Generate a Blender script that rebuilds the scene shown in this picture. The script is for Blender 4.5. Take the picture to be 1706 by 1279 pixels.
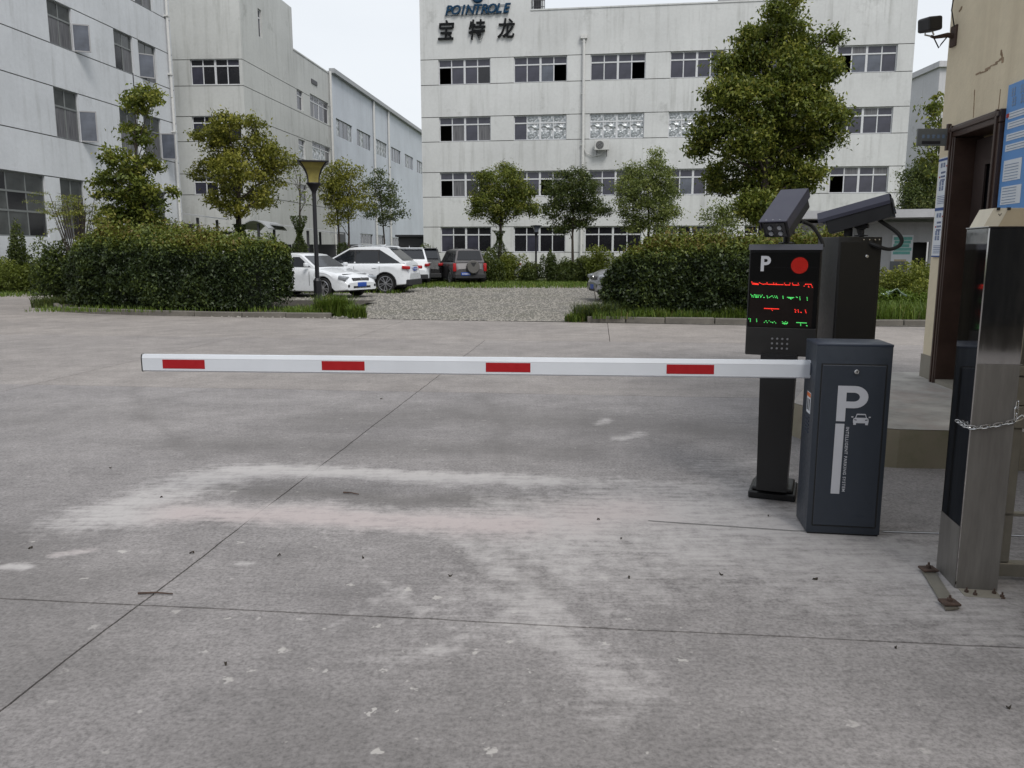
import bpy, bmesh, math, random
import numpy as np
from mathutils import Matrix, Vector, Euler
from mathutils import noise as mn
R = math.radians
random.seed(7); RNG = np.random.default_rng(11)
for o in list(bpy.data.objects): bpy.data.objects.remove(o)
scene = bpy.context.scene
COL = scene.collection

# ------------------------------------------------------------------ camera
FPX, EYE, HORIZ = 1330.0, 1.45, 422.0
PITCH = math.atan((639.5 - HORIZ) / FPX)
cam = bpy.data.cameras.new('camera'); camo = bpy.data.objects.new('camera', cam); COL.objects.link(camo)
cam.sensor_width = 36; cam.lens = FPX / 1706 * 36; cam.clip_start = .05; cam.clip_end = 2000
camo.location = (0, 0, EYE); camo.rotation_euler = (R(90) - PITCH, 0, 0)
scene.camera = camo

# ------------------------------------------------------------------ sky and sun (bright overcast)
SUN_EL, SUN_AZ = R(52), R(155)          # azimuth measured clockwise from +Y: behind the camera, a little to the right
w = bpy.data.worlds.new('World'); scene.world = w; w.use_nodes = True
nt = w.node_tree; nt.nodes.clear()
out = nt.nodes.new('ShaderNodeOutputWorld'); bg = nt.nodes.new('ShaderNodeBackground')
sky = nt.nodes.new('ShaderNodeTexSky'); sky.sky_type = 'NISHITA'; sky.sun_disc = False
sky.sun_elevation = SUN_EL; sky.sun_rotation = SUN_AZ; sky.air_density = 1.0; sky.dust_density = 4.0; sky.ozone_density = 1.0
tc = nt.nodes.new('ShaderNodeTexCoord'); mp = nt.nodes.new('ShaderNodeMapping'); mp.inputs['Scale'].default_value = (1, 1, 3.0)
nz = nt.nodes.new('ShaderNodeTexNoise'); nz.inputs['Scale'].default_value = 1.6; nz.inputs['Detail'].default_value = 6
cr = nt.nodes.new('ShaderNodeValToRGB')
cr.color_ramp.elements[0].position = .3; cr.color_ramp.elements[0].color = (5.9, 6.2, 6.6, 1)
cr.color_ramp.elements[1].position = .7; cr.color_ramp.elements[1].color = (6.7, 6.95, 7.2, 1)
mx = nt.nodes.new('ShaderNodeMixRGB'); mx.inputs[0].default_value = .88      # cloud deck over the clear sky
L = nt.links.new
L(tc.outputs['Generated'], mp.inputs[0]); L(mp.outputs[0], nz.inputs[0]); L(nz.outputs[0], cr.inputs[0])
L(sky.outputs[0], mx.inputs[1]); L(cr.outputs[0], mx.inputs[2]); L(mx.outputs[0], bg.inputs[0]); bg.inputs[1].default_value = .10
L(bg.outputs[0], out.inputs[0])
sl = bpy.data.lights.new('sun', 'SUN'); sl.energy = 1.5; sl.angle = R(20); sl.color = (1, .97, .92)
so = bpy.data.objects.new('sun', sl); COL.objects.link(so)
sd = Vector((math.sin(SUN_AZ) * math.cos(SUN_EL), math.cos(SUN_AZ) * math.cos(SUN_EL), math.sin(SUN_EL)))
so.rotation_euler = (-sd).to_track_quat('-Z', 'Y').to_euler(); so.location = (0, 0, 40)
vs = scene.view_settings; vs.view_transform = 'Standard'; vs.look = 'None'; vs.gamma = 1; vs.use_curve_mapping = False
vs.exposure = 0.5

# ------------------------------------------------------------------ measuring: a sight line from the camera meets a real surface
_c, _s = math.cos(PITCH), math.sin(PITCH)
def ray(u, v):
    b = (639.5 - v) / FPX
    return Vector(((u - 853) / FPX, _c + b * _s, -_s + b * _c))
def G(u, v, z=0.0):
    r = ray(u, v); t = (z - EYE) / r.z
    return Vector((r.x * t, r.y * t, z))
def A(u, v, Y):
    r = ray(u, v); t = Y / r.y
    return Vector((r.x * t, Y, EYE + r.z * t))
def W(u, v, P, d):
    """point (along, height) where the sight line meets the upright wall through P with plan direction d"""
    r = ray(u, v); n = Vector((-d[1], d[0])); t = (n.x * P[0] + n.y * P[1]) / (n.x * r.x + n.y * r.y)
    q = Vector((r.x * t, r.y * t)); return ((q.x - P[0]) * d[0] + (q.y - P[1]) * d[1], EYE + r.z * t)
def unit(x, y):
    l = math.hypot(x, y); return (x / l, y / l)

# ------------------------------------------------------------------ materials
M = {}
def newmat(name):
    m = bpy.data.materials.new(name); m.use_nodes = True
    b = m.node_tree.nodes['Principled BSDF']; M[name] = m
    return m, m.node_tree, b
def N(nt, t, **kw):
    n = nt.nodes.new(t)
    for k, v in kw.items():
        if k in n.inputs: n.inputs[k].default_value = v
        else: setattr(n, k, v)
    return n
def ramp(nt, src, stops):
    r = nt.nodes.new('ShaderNodeValToRGB'); e = r.color_ramp.elements
    while len(e) < len(stops): e.new(.5)
    for i, (p, c) in enumerate(stops):
        e[i].position = p; e[i].color = (c, c, c, 1) if not hasattr(c, '__len__') else (*c, 1)
    nt.links.new(src, r.inputs[0]); return r.outputs[0]
def mix(nt, f, a, b, mode='MIX'):
    m = nt.nodes.new('ShaderNodeMixRGB'); m.blend_type = mode
    for i, x in enumerate((f, a, b)):
        if hasattr(x, 'is_linked') or hasattr(x, 'links'): nt.links.new(x, m.inputs[i])
        elif i == 0: m.inputs[0].default_value = x
        else: m.inputs[i].default_value = (*x, 1)
    return m.outputs[0]
def noise(nt, scale, detail=5, rough=.6, vec=None, stretch=None):
    n = N(nt, 'ShaderNodeTexNoise', Scale=scale, Detail=detail, Roughness=rough)
    if stretch:
        t = nt.nodes.new('ShaderNodeTexCoord'); mp = nt.nodes.new('ShaderNodeMapping'); mp.inputs['Scale'].default_value = stretch
        nt.links.new(t.outputs['Object'], mp.inputs[0]); nt.links.new(mp.outputs[0], n.inputs[0])
    else:
        t = nt.nodes.new('ShaderNodeTexCoord'); nt.links.new(t.outputs['Object'], n.inputs[0])
    return n.outputs[0]
def bump(nt, b, h, s, d=.01):
    n = N(nt, 'ShaderNodeBump', Strength=s, Distance=d); nt.links.new(h, n.inputs['Height']); nt.links.new(n.outputs[0], b.inputs['Normal'])
def flat(name, col, rough=.5, metal=0, emis=None, var=.12, scale=9, bmp=0, spec=None, coat=0):
    m, nt, b = newmat(name)
    if var:
        f = noise(nt, scale, 6, .65)
        c = ramp(nt, f, [(.25, tuple(x * (1 - var) for x in col)), (.75, tuple(min(1, x * (1 + var)) for x in col))])
        nt.links.new(c, b.inputs['Base Color'])
        r = ramp(nt, f, [(.3, max(0, rough - .08)), (.7, min(1, rough + .1))]); nt.links.new(r, b.inputs['Roughness'])
        if bmp: bump(nt, b, noise(nt, scale * 8, 4), bmp, .004)
    else:
        b.inputs['Base Color'].default_value = (*col, 1); b.inputs['Roughness'].default_value = rough
    b.inputs['Metallic'].default_value = metal
    if spec is not None: b.inputs['Specular IOR Level'].default_value = spec
    if coat: b.inputs['Coat Weight'].default_value = coat; b.inputs['Coat Roughness'].default_value = .05
    if emis: b.inputs['Emission Color'].default_value = (*emis[0], 1); b.inputs['Emission Strength'].default_value = emis[1]
    return m
def plaster(name, col, stain=(.16, .16, .14), amt=1.0, spots=.5):
    m, nt, b = newmat(name)
    big = noise(nt, .22, 5, .6)
    c = ramp(nt, big, [(.3, tuple(x * .86 for x in col)), (.7, tuple(x * 1.06 for x in col))])
    fine = noise(nt, 6, 6, .7); c = mix(nt, .25, c, ramp(nt, fine, [(.3, .6), (.7, 1.0)]), 'MULTIPLY')
    # rain streaks: stretched vertically, broken by a broad mask
    st = noise(nt, 1.0, 6, .65, stretch=(2.6, 2.6, .16)); mask = noise(nt, .35, 4, .6)
    f = nt.nodes.new('ShaderNodeMath'); f.operation = 'MULTIPLY'
    nt.links.new(ramp(nt, st, [(.5, 0), (.72, .75 * amt)]), f.inputs[0]); nt.links.new(ramp(nt, mask, [(.4, .15), (.62, 1)]), f.inputs[1])
    c = mix(nt, f.outputs[0], c, stain)
    sp = noise(nt, .55, 8, .72); c = mix(nt, ramp(nt, sp, [(.58, 0), (.76, spots)]), c, tuple(x * .6 for x in stain))
    pl = noise(nt, .9, 9, .75, stretch=(1, 1, .8)); c = mix(nt, ramp(nt, pl, [(.66, 0), (.69, .45)]), c, tuple(min(.8, x * 1.25) for x in col))
    nt.links.new(c, b.inputs['Base Color']); b.inputs['Roughness'].default_value = .9; b.inputs['Specular IOR Level'].default_value = .2
    bump(nt, b, noise(nt, 14, 6, .7), .35, .02)
    return m
plaster('plaster_main', (.60, .61, .61), amt=.6, spots=.45); plaster('plaster_left', (.60, .62, .65), amt=.5, spots=.4)
plaster('plaster_tower', (.53, .54, .53), amt=.7); plaster('cladding_blue', (.55, .585, .64), amt=.4, spots=.2)
plaster('plaster_beige', (.70, .615, .455), stain=(.22, .15, .09), amt=.35, spots=.25); plaster('plaster_skirt', (.27, .25, .21), amt=.5)
plaster('plaster_shed', (.45, .46, .47), amt=.5); plaster('plaster_far', (.5, .5, .52), amt=.4)
plaster('plaster_low', (.16, .17, .18), amt=.5)
flat('groove', (.10, .10, .095), .95); flat('unlit_dark', (.035, .035, .035), .95)  # the last one has the shade of unlit rooms in its colour
flat('frame_white', (.55, .56, .58), .45); flat('frame_grey', (.16, .17, .17), .5); flat('sash_grey', (.3, .3, .31), .5)
def glass(name, col, rough=.12, var=.5):
    m, nt, b = newmat(name)
    g = noise(nt, .8, 4, .6)
    nt.links.new(ramp(nt, g, [(.3, tuple(x * (1 - var) for x in col)), (.7, tuple(x * (1 + var) for x in col))]), b.inputs['Base Color'])
    b.inputs['Roughness'].default_value = rough; b.inputs['Specular IOR Level'].default_value = .55
    bump(nt, b, noise(nt, 1.3, 3), .08, .02); return m
glass('glass_violet', (.042, .042, .06)); glass('glass_dark', (.013, .013, .016)); glass('glass_pale', (.09, .10, .125)); glass('glass_green', (.055, .06, .06))
glass('car_glass', (.012, .014, .018), .04, .2)
m, nt, b = newmat('curtain'); f = noise(nt, 3, 3, .5, stretch=(9, 9, .4))
nt.links.new(ramp(nt, f, [(.3, (.05, .05, .055)), (.7, (.17, .17, .18))]), b.inputs['Base Color']); b.inputs['Roughness'].default_value = .35
m, nt, b = newmat('foil'); v = N(nt, 'ShaderNodeTexVoronoi', Scale=4.5); v.feature = 'F1'
t = nt.nodes.new('ShaderNodeTexCoord'); n0 = N(nt, 'ShaderNodeTexNoise', Scale=3, Detail=3); mp = nt.nodes.new('ShaderNodeMixRGB'); mp.inputs[0].default_value = .35
nt.links.new(t.outputs['Object'], n0.inputs[0]); nt.links.new(t.outputs['Object'], mp.inputs[1]); nt.links.new(n0.outputs[1], mp.inputs[2]); nt.links.new(mp.outputs[0], v.inputs[0])
nt.links.new(ramp(nt, v.outputs['Distance'], [(.05, (.22, .23, .24)), (.28, (.62, .63, .64)), (.5, (.3, .32, .33))]), b.inputs['Base Color'])
b.inputs['Metallic'].default_value = .6; b.inputs['Roughness'].default_value = .35; bump(nt, b, v.outputs['Distance'], 1.0, .08)
flat('pvc', (.55, .55, .54), .5); flat('roof_edge', (.3, .31, .32), .6); flat('metal_dark', (.05, .05, .055), .5, .4)
flat('sign_blue', (.004, .035, .08), .5, spec=.2); flat('sign_black', (.006, .007, .008), .6, spec=.15)
flat('cabinet', (.030, .038, .052), .42, .0, var=.08, scale=40, bmp=.1, spec=.5)
flat('cabinet_edge', (.03, .04, .062), .4, var=.06, spec=.5)
flat('black_paint', (.008, .008, .009), .38, var=.1, scale=30); flat('kiosk_top', (.05, .052, .068), .35, var=.05)
flat('black_screen', (.004, .004, .004), .3, var=0, spec=.25); flat('kiosk_grey', (.014, .013, .0125), .5, var=.1)
flat('led_panel', (.012, .008, .007), .4, var=.1, spec=.2)
flat('led_red', (.3, .01, .01), .4, emis=((1, .035, .02), 1.1), var=0); flat('led_green', (.02, .3, .05), .4, emis=((.10, .75, .16), .75), var=0)
flat('decal_white', (.52, .53, .57), .55, var=.04); flat('decal_orange', (.65, .16, .04), .5, var=.05); flat('decal_blue', (.05, .12, .3), .5, var=.05)
flat('arm_white', (.62, .65, .70), .42, var=.05, scale=3, spec=.5); flat('arm_red', (.34, .006, .01), .4, var=.08, scale=30)
flat('rubber', (.012, .012, .012), .7); flat('chrome', (.6, .6, .6), .22, 1, var=.05)
flat('housing', (.055, .055, .08), .4, .3, var=.05); flat('housing_dark', (.012, .012, .014), .45)
flat('soil', (.035, .028, .02), .95, bmp=.6); flat('kerb_stone', (.13, .12, .105), .9, scale=4, var=.35, bmp=.5)
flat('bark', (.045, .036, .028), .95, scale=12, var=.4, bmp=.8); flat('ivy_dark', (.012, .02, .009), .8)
flat('brown_frame', (.055, .032, .024), .38, scale=5, var=.3, bmp=.1); flat('brown_leaf', (.04, .028, .025), .4, scale=4, var=.25)
flat('gate_steel', (.24, .225, .19), .45, .55, scale=6, var=.25); flat('rust', (.07, .045, .035), .9, scale=30, var=.5, bmp=.5)
flat('paper', (.62, .65, .68), .8, var=.04); flat('board_blue', (.11, .27, .56), .5, var=.1, scale=2); flat('ink_blue', (.03, .07, .22), .6, var=.1); flat('ink_red', (.4, .05, .04), .6, var=.1)
flat('ink_grey', (.2, .27, .38), .7, var=.2); flat('ink_green', (.15, .4, .36), .7, var=.2)
flat('box_beige', (.42, .35, .24), .7, var=.1); flat('box_cream', (.6, .55, .44), .7, var=.1)
flat('lamp_black', (.018, .018, .022), .45, .3); m = flat('lamp_yellow', (.21, .18, .045), .45, var=.35, scale=6)
flat('plastic_bag', (.55, .68, .62), .4); flat('ac_white', (.5, .5, .49), .5); flat('canopy', (.3, .31, .32), .5)
# stainless steel, brushed, a little dirty
m, nt, b = newmat('stainless'); f = noise(nt, 3, 6, .7, stretch=(6, 6, 1)); b.inputs['Metallic'].default_value = 1
nt.links.new(ramp(nt, f, [(.3, (.36, .35, .34)), (.7, (.5, .49, .48))]), b.inputs['Base Color'])
nt.links.new(ramp(nt, f, [(.3, .03), (.75, .10)]), b.inputs['Roughness'])
m, nt, b = newmat('stainless_film'); f = noise(nt, 4, 6, .7, stretch=(5, 5, .6)); b.inputs['Metallic'].default_value = .35
nt.links.new(ramp(nt, f, [(.3, (.15, .14, .13)), (.7, (.225, .215, .20))]), b.inputs['Base Color']); b.inputs['Roughness'].default_value = .5
# car paints
flat('paint_white', (.68, .70, .73), .3, var=.03, coat=.6); flat('paint_black', (.008, .008, .009), .25, var=.1, coat=.5)
flat('paint_grey', (.085, .08, .085), .35, .3, var=.08, coat=.5); flat('paint_silver', (.24, .24, .25), .35, .5, var=.08, coat=.5)
flat('trim_black', (.02, .02, .022), .6); flat('rim_metal', (.42, .42, .44), .32, .8, var=.08); flat('light_red', (.35, .012, .015), .2, var=.1)
flat('light_clear', (.35, .37, .4), .12, .3, var=.2, scale=20); flat('plate_blue', (.02, .07, .34), .4, var=.05); flat('spare_cover', (.10, .095, .09), .5)
# leaves
def leafmat(name, stops, trans=.35):
    m = bpy.data.materials.new(name); m.use_nodes = True; M[name] = m; nt = m.node_tree; nt.nodes.clear()
    at = N(nt, 'ShaderNodeAttribute', attribute_name='tint'); c = ramp(nt, at.outputs['Fac'], stops)
    p = N(nt, 'ShaderNodeBsdfPrincipled', Roughness=.5); p.inputs['Specular IOR Level'].default_value = .35
    tr = nt.nodes.new('ShaderNodeBsdfTranslucent'); ms = nt.nodes.new('ShaderNodeMixShader'); ms.inputs[0].default_value = trans
    o = nt.nodes.new('ShaderNodeOutputMaterial'); k = nt.links.new
    k(c, p.inputs['Base Color']); k(mix(nt, .5, c, (.09, .12, .01)), tr.inputs[0]); k(p.outputs[0], ms.inputs[1]); k(tr.outputs[0], ms.inputs[2]); k(ms.outputs[0], o.inputs[0])
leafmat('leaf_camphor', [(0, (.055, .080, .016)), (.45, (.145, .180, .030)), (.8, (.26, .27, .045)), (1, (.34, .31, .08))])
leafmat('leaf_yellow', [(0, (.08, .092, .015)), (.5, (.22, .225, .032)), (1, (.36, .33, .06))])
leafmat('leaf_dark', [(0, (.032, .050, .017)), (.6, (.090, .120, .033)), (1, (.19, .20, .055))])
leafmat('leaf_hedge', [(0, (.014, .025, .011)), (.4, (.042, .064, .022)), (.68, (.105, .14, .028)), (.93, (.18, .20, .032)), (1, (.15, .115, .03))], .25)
leafmat('leaf_mint', [(0, (.10, .135, .04)), (.6, (.21, .25, .07)), (1, (.32, .34, .1))])
leafmat('grass', [(0, (.04, .07, .012)), (.6, (.12, .19, .025)), (.9, (.21, .26, .05)), (1, (.24, .2, .08))])
# concrete
m, nt, b = newmat('concrete')
n1 = noise(nt, .35, 6, .6); n2 = noise(nt, 2.2, 7, .68); n3 = noise(nt, 60, 4, .7); n4 = noise(nt, 9, 8, .75); n5 = noise(nt, 1.2, 6, .7, stretch=(1, 4, 1))
c = ramp(nt, n1, [(.3, (.22, .209, .211)), (.7, (.30, .284, .282))])
c = mix(nt, .55, c, ramp(nt, n2, [(.32, .62), (.66, 1.12)]), 'MULTIPLY')
c = mix(nt, .3, c, ramp(nt, n5, [(.35, .78), (.65, 1.06)]), 'MULTIPLY')
c = mix(nt, .7, c, ramp(nt, n3, [(.34, .5), (.52, 1.0), (.72, 1.35)]), 'MULTIPLY')
c = mix(nt, .5, c, ramp(nt, noise(nt, 18, 6, .7), [(.33, .65), (.5, 1.0), (.68, 1.22)]), 'MULTIPLY')
br = noise(nt, 1.0, 7, .7, stretch=(3, 22, 1)); t_ = [q for q in nt.nodes if q.type == 'MAPPING'][-1]; t_.inputs['Rotation'].default_value = (0, 0, R(52))
br2 = noise(nt, 1.0, 6, .7, stretch=(14, 3.5, 1)); c = mix(nt, .22, c, ramp(nt, br, [(.36, .72), (.62, 1.15)]), 'MULTIPLY')
wa = N(nt, 'ShaderNodeAttribute', attribute_name='warm'); c = mix(nt, wa.outputs['Fac'], c, (1.17, 1.12, 1.04), 'MULTIPLY')
dk = N(nt, 'ShaderNodeAttribute', attribute_name='dark'); c = mix(nt, dk.outputs['Fac'], c, (.085, .08, .076))
# wear spots where the dust broke through
vo = N(nt, 'ShaderNodeTexVoronoi', Scale=15.0); vt = nt.nodes.new('ShaderNodeTexCoord'); vm = nt.nodes.new('ShaderNodeMixRGB'); vm.blend_type = 'ADD'; vm.inputs[0].default_value = .09; vn = N(nt, 'ShaderNodeTexNoise', Scale=30, Detail=4); nt.links.new(vt.outputs['Object'], vn.inputs[0]); nt.links.new(vt.outputs['Object'], vm.inputs[1]); nt.links.new(vn.outputs[1], vm.inputs[2]); nt.links.new(vm.outputs[0], vo.inputs[0])
sz = ramp(nt, vo.outputs['Color'], [(.05, 0), (.8, .15), (1, .48)]); ls = nt.nodes.new('ShaderNodeMath'); ls.operation = 'SUBTRACT'; nt.links.new(sz, ls.inputs[0]); nt.links.new(vo.outputs['Distance'], ls.inputs[1]); sp = ramp(nt, ls.outputs[0], [(.0, 0), (.12, .75)]); du = N(nt, 'ShaderNodeAttribute', attribute_name='dust')
spm = N(nt, 'ShaderNodeAttribute', attribute_name='spots')
mm = nt.nodes.new('ShaderNodeMath'); mm.operation = 'MULTIPLY'; nt.links.new(sp, mm.inputs[0]); nt.links.new(spm.outputs['Fac'], mm.inputs[1])
c = mix(nt, mm.outputs[0], c, (.46, .44, .42))
dn = nt.nodes.new('ShaderNodeMath'); dn.operation = 'MULTIPLY_ADD'; nt.links.new(mix(nt, .5, ramp(nt, n4, [(.3, 0), (.7, 1)]), mix(nt, .25, ramp(nt, br, [(.35, 0), (.65, 1)]), ramp(nt, br2, [(.35, 0), (.65, 1)]))), dn.inputs[0]); dn.inputs[1].default_value = 1.5
dsub = nt.nodes.new('ShaderNodeMath'); dsub.operation = 'MULTIPLY_ADD'; nt.links.new(du.outputs['Fac'], dsub.inputs[0]); dsub.inputs[1].default_value = 1.5; dsub.inputs[2].default_value = -1.15
nt.links.new(dsub.outputs[0], dn.inputs[2])
# factor = clamp(dust) * (dust + noise - .28)
dn.use_clamp = True; d4 = nt.nodes.new('ShaderNodeMath'); d4.operation = 'MULTIPLY'; d4.use_clamp = True; nt.links.new(du.outputs['Fac'], d4.inputs[0]); d4.inputs[1].default_value = 2.2
mf = nt.nodes.new('ShaderNodeMath'); mf.operation = 'MULTIPLY'; mf.use_clamp = True; nt.links.new(dn.outputs[0], mf.inputs[0]); nt.links.new(d4.outputs[0], mf.inputs[1])
mf2 = nt.nodes.new('ShaderNodeMath'); mf2.operation = 'MULTIPLY'; nt.links.new(mf.outputs[0], mf2.inputs[0]); mf2.inputs[1].default_value = .8; mf = mf2
pk = N(nt, 'ShaderNodeAttribute', attribute_name='pink')
dc = mix(nt, pk.outputs['Fac'], (.46, .44, .435), (.46, .405, .40))
c = mix(nt, mf.outputs[0], c, dc)
nt.links.new(c, b.inputs['Base Color']); b.inputs['Roughness'].default_value = .85; b.inputs['Specular IOR Level'].default_value = .3
hb = mix(nt, .5, n3, n4); bump(nt, b, hb, .35, .006)
m, nt, b = newmat('gravel'); v = N(nt, 'ShaderNodeTexVoronoi', Scale=34); t = nt.nodes.new('ShaderNodeTexCoord'); nt.links.new(t.outputs['Object'], v.inputs[0])
c = ramp(nt, v.outputs['Color'], [(0, (.13, .12, .105)), (.5, (.25, .235, .21)), (1, (.42, .40, .37))])
c = mix(nt, .6, c, ramp(nt, noise(nt, 1.4, 8, .75), [(.35, .7), (.65, 1.15)]), 'MULTIPLY')
c = mix(nt, .8, c, ramp(nt, v.outputs['Distance'], [(.0, 1.1), (.6, .4)]), 'MULTIPLY'); g = noise(nt, .5, 7, .7)
c = mix(nt, ramp(nt, g, [(.45, 0), (.75, .5)]), c, (.10, .10, .05)); nt.links.new(c, b.inputs['Base Color']); b.inputs['Roughness'].default_value = .95
bump(nt, b, v.outputs['Distance'], .8, .02)
flat('stone', (.3, .285, .26), .9, var=.3, scale=20)
m, nt, b = newmat('earth'); g = noise(nt, .6, 8, .7); nt.links.new(ramp(nt, g, [(.35, (.05, .07, .02)), (.6, (.10, .11, .045))]), b.inputs['Base Color']); b.inputs['Roughness'].default_value = 1
m, nt, b = newmat('platform'); g = noise(nt, 3, 8, .7); h = noise(nt, 1.1, 6, .7)
c = ramp(nt, g, [(.3, (.23, .22, .205)), (.7, (.44, .42, .39))]); c = mix(nt, ramp(nt, h, [(.5, 0), (.7, .5)]), c, (.30, .2, .17)); nt.links.new(c, b.inputs['Base Color'])
b.inputs['Roughness'].default_value = .9; bump(nt, b, g, .5, .02)
m, nt, b = newmat('mossy_concrete'); g = noise(nt, 4, 8, .75); h = noise(nt, 2, 6, .7)
c = ramp(nt, g, [(.3, (.19, .165, .12)), (.7, (.36, .32, .25))]); c = mix(nt, ramp(nt, h, [(.45, 0), (.65, .65)]), c, (.10, .10, .05)); nt.links.new(c, b.inputs['Base Color'])
b.inputs['Roughness'].default_value = .95; bump(nt, b, g, .6, .02)

# ------------------------------------------------------------------ mesh helpers
class MB:
    def __init__(s): s.v = []; s.f = []
    def add(s, vs, fs, m=None):
        k = len(s.v)
        s.v += [tuple(m @ Vector(p)) if m else tuple(p) for p in vs]; s.f += [tuple(i + k for i in f) for f in fs]; return s
    def box(s, x0, x1, y0, y1, z0, z1, m=None):
        return s.add([(x0,y0,z0),(x1,y0,z0),(x1,y1,z0),(x0,y1,z0),(x0,y0,z1),(x1,y0,z1),(x1,y1,z1),(x0,y1,z1)],
                     [(0,3,2,1),(4,5,6,7),(0,1,5,4),(1,2,6,5),(2,3,7,6),(3,0,4,7)], m)
    def rbox(s, x0, x1, y0, y1, z0, z1, b=.005, m=None, seg=1):
        bm = bmesh.new(); bmesh.ops.create_cube(bm, size=1)
        for q in bm.verts: q.co = Vector(((x0+x1)/2+q.co.x*(x1-x0), (y0+y1)/2+q.co.y*(y1-y0), (z0+z1)/2+q.co.z*(z1-z0)))
        bmesh.ops.bevel(bm, geom=list(bm.edges), offset=b, segments=seg, affect='EDGES', profile=.5)
        bm.verts.ensure_lookup_table(); s.add([q.co.copy() for q in bm.verts], [[q.index for q in f.verts] for f in bm.faces], m); bm.free(); return s
    def lathe(s, prof, n=16, m=None, axis='Z'):
        vs = []; fs = []
        for r, z in prof:
            for i in range(n):
                a = 2*math.pi*i/n; x, y = r*math.cos(a), r*math.sin(a)
                vs.append((x, y, z) if axis == 'Z' else ((x, z, y) if axis == 'Y' else (z, x, y)))
        for j in range(len(prof)-1):
            for i in range(n): fs.append((j*n+i, j*n+(i+1) % n, (j+1)*n+(i+1) % n, (j+1)*n+i))
        fs.append(tuple(reversed(range(n)))); fs.append(tuple(range((len(prof)-1)*n, len(prof)*n)))
        return s.add(vs, fs, m)
    def cyl(s, p0, p1, r0, r1=None, n=10):
        return s.tube([p0, p1], [r0, r0 if r1 is None else r1], n)
    def tube(s, pts, rs, n=8, caps=True):
        pts = [Vector(p) for p in pts]
        if not hasattr(rs, '__len__'): rs = [rs]*len(pts)
        vs = []; fs = []; up = None
        for i, p in enumerate(pts):
            d = (pts[min(i+1, len(pts)-1)] - pts[max(i-1, 0)]).normalized()
            if up is None: up = d.orthogonal().normalized()
            a = (up - d*up.dot(d)); a = a.normalized() if a.length > 1e-5 else d.orthogonal().normalized(); up = a; b = d.cross(a)
            for k in range(n):
                t = 2*math.pi*k/n; vs.append(p + (a*math.cos(t)+b*math.sin(t))*rs[i])
        for j in range(len(pts)-1):
            for k in range(n): fs.append((j*n+k, j*n+(k+1) % n, (j+1)*n+(k+1) % n, (j+1)*n+k))
        if caps: fs.append(tuple(reversed(range(n)))); fs.append(tuple(range((len(pts)-1)*n, len(pts)*n)))
        return s.add(vs, fs)
    def prism(s, poly, y0, y1, m=None):
        """polygon in XZ extruded along Y"""
        n = len(poly); vs = [(x, y0, z) for x, z in poly] + [(x, y1, z) for x, z in poly]
        return s.add(vs, [tuple(range(n)), tuple(range(2*n-1, n-1, -1))] + [(i, i+n, (i+1) % n+n, (i+1) % n) for i in range(n)], m)
    def build(s, name, mat, parent=None, smooth=False, mw=None):
        me = bpy.data.meshes.new(name); me.from_pydata(s.v, [], s.f); me.update()
        if smooth:
            me.polygons.foreach_set('use_smooth', [True]*len(me.polygons))
            me.set_sharp_from_angle(angle=R(38))
        return obj(name, me, mat, parent, mw)
def obj(name, me, mat=None, parent=None, mw=None):
    if mat is not None and not me.materials: me.materials.append(M[mat] if isinstance(mat, str) else mat)
    o = bpy.data.objects.new(name, me); COL.objects.link(o)
    if parent is not None: o.parent = parent
    if mw is not None: o.matrix_local = mw
    return o
def tag(o, label=None, cat=None, group=None, kind=None):
    if label: o['label'] = label
    if cat: o['category'] = cat
    if group: o['group'] = group
    if kind: o['kind'] = kind
    return o
def thing(name, label, cat, loc=(0, 0, 0), rz=0, group=None, mw=None):
    o = bpy.data.objects.new(name, None); COL.objects.link(o); o.empty_display_size = .1
    if mw is not None: o.matrix_local = mw
    else: o.location = loc; o.rotation_euler = (0, 0, rz)
    return tag(o, label, cat, group)
def T(x=0, y=0, z=0, rx=0, ry=0, rz=0):
    return Matrix.Translation((x, y, z)) @ Euler((rx, ry, rz)).to_matrix().to_4x4()
def curve(pts, k=5):
    """smooth run through the given points"""
    P = [Vector(q) for q in pts]; P = [P[0]*2-P[1]]+P+[P[-1]*2-P[-2]]; out_ = []
    for i in range(1, len(P)-2):
        for j in range(k):
            t = j/k; out_.append(.5*((2*P[i])+(P[i+1]-P[i-1])*t+(2*P[i-1]-5*P[i]+4*P[i+1]-P[i+2])*t*t+(3*P[i]-P[i-1]-3*P[i+1]+P[i+2])*t**3))
    return out_+[P[-2]]
def text_mesh(s, size, mat, name, parent, mw, ext=.002, shear=0, off=0, ax='CENTER', spacing=1.0, sx=1.0):
    cu = bpy.data.curves.new('txt', 'FONT'); cu.body = s; cu.size = size; cu.extrude = ext; cu.shear = shear; cu.offset = off
    cu.align_x = ax; cu.align_y = 'CENTER'; cu.space_character = spacing; cu.resolution_u = 3
    t = bpy.data.objects.new('txt', cu); COL.objects.link(t); bpy.context.view_layer.update()
    me = bpy.data.meshes.new_from_object(t.evaluated_get(bpy.context.evaluated_depsgraph_get()))
    bpy.data.objects.remove(t); me.materials.clear(); me.name = name
    if sx != 1: me.transform(Matrix.Diagonal((sx, 1, 1, 1)))
    return obj(name, me, mat, parent, mw @ Euler((R(90), 0, 0)).to_matrix().to_4x4())

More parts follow.
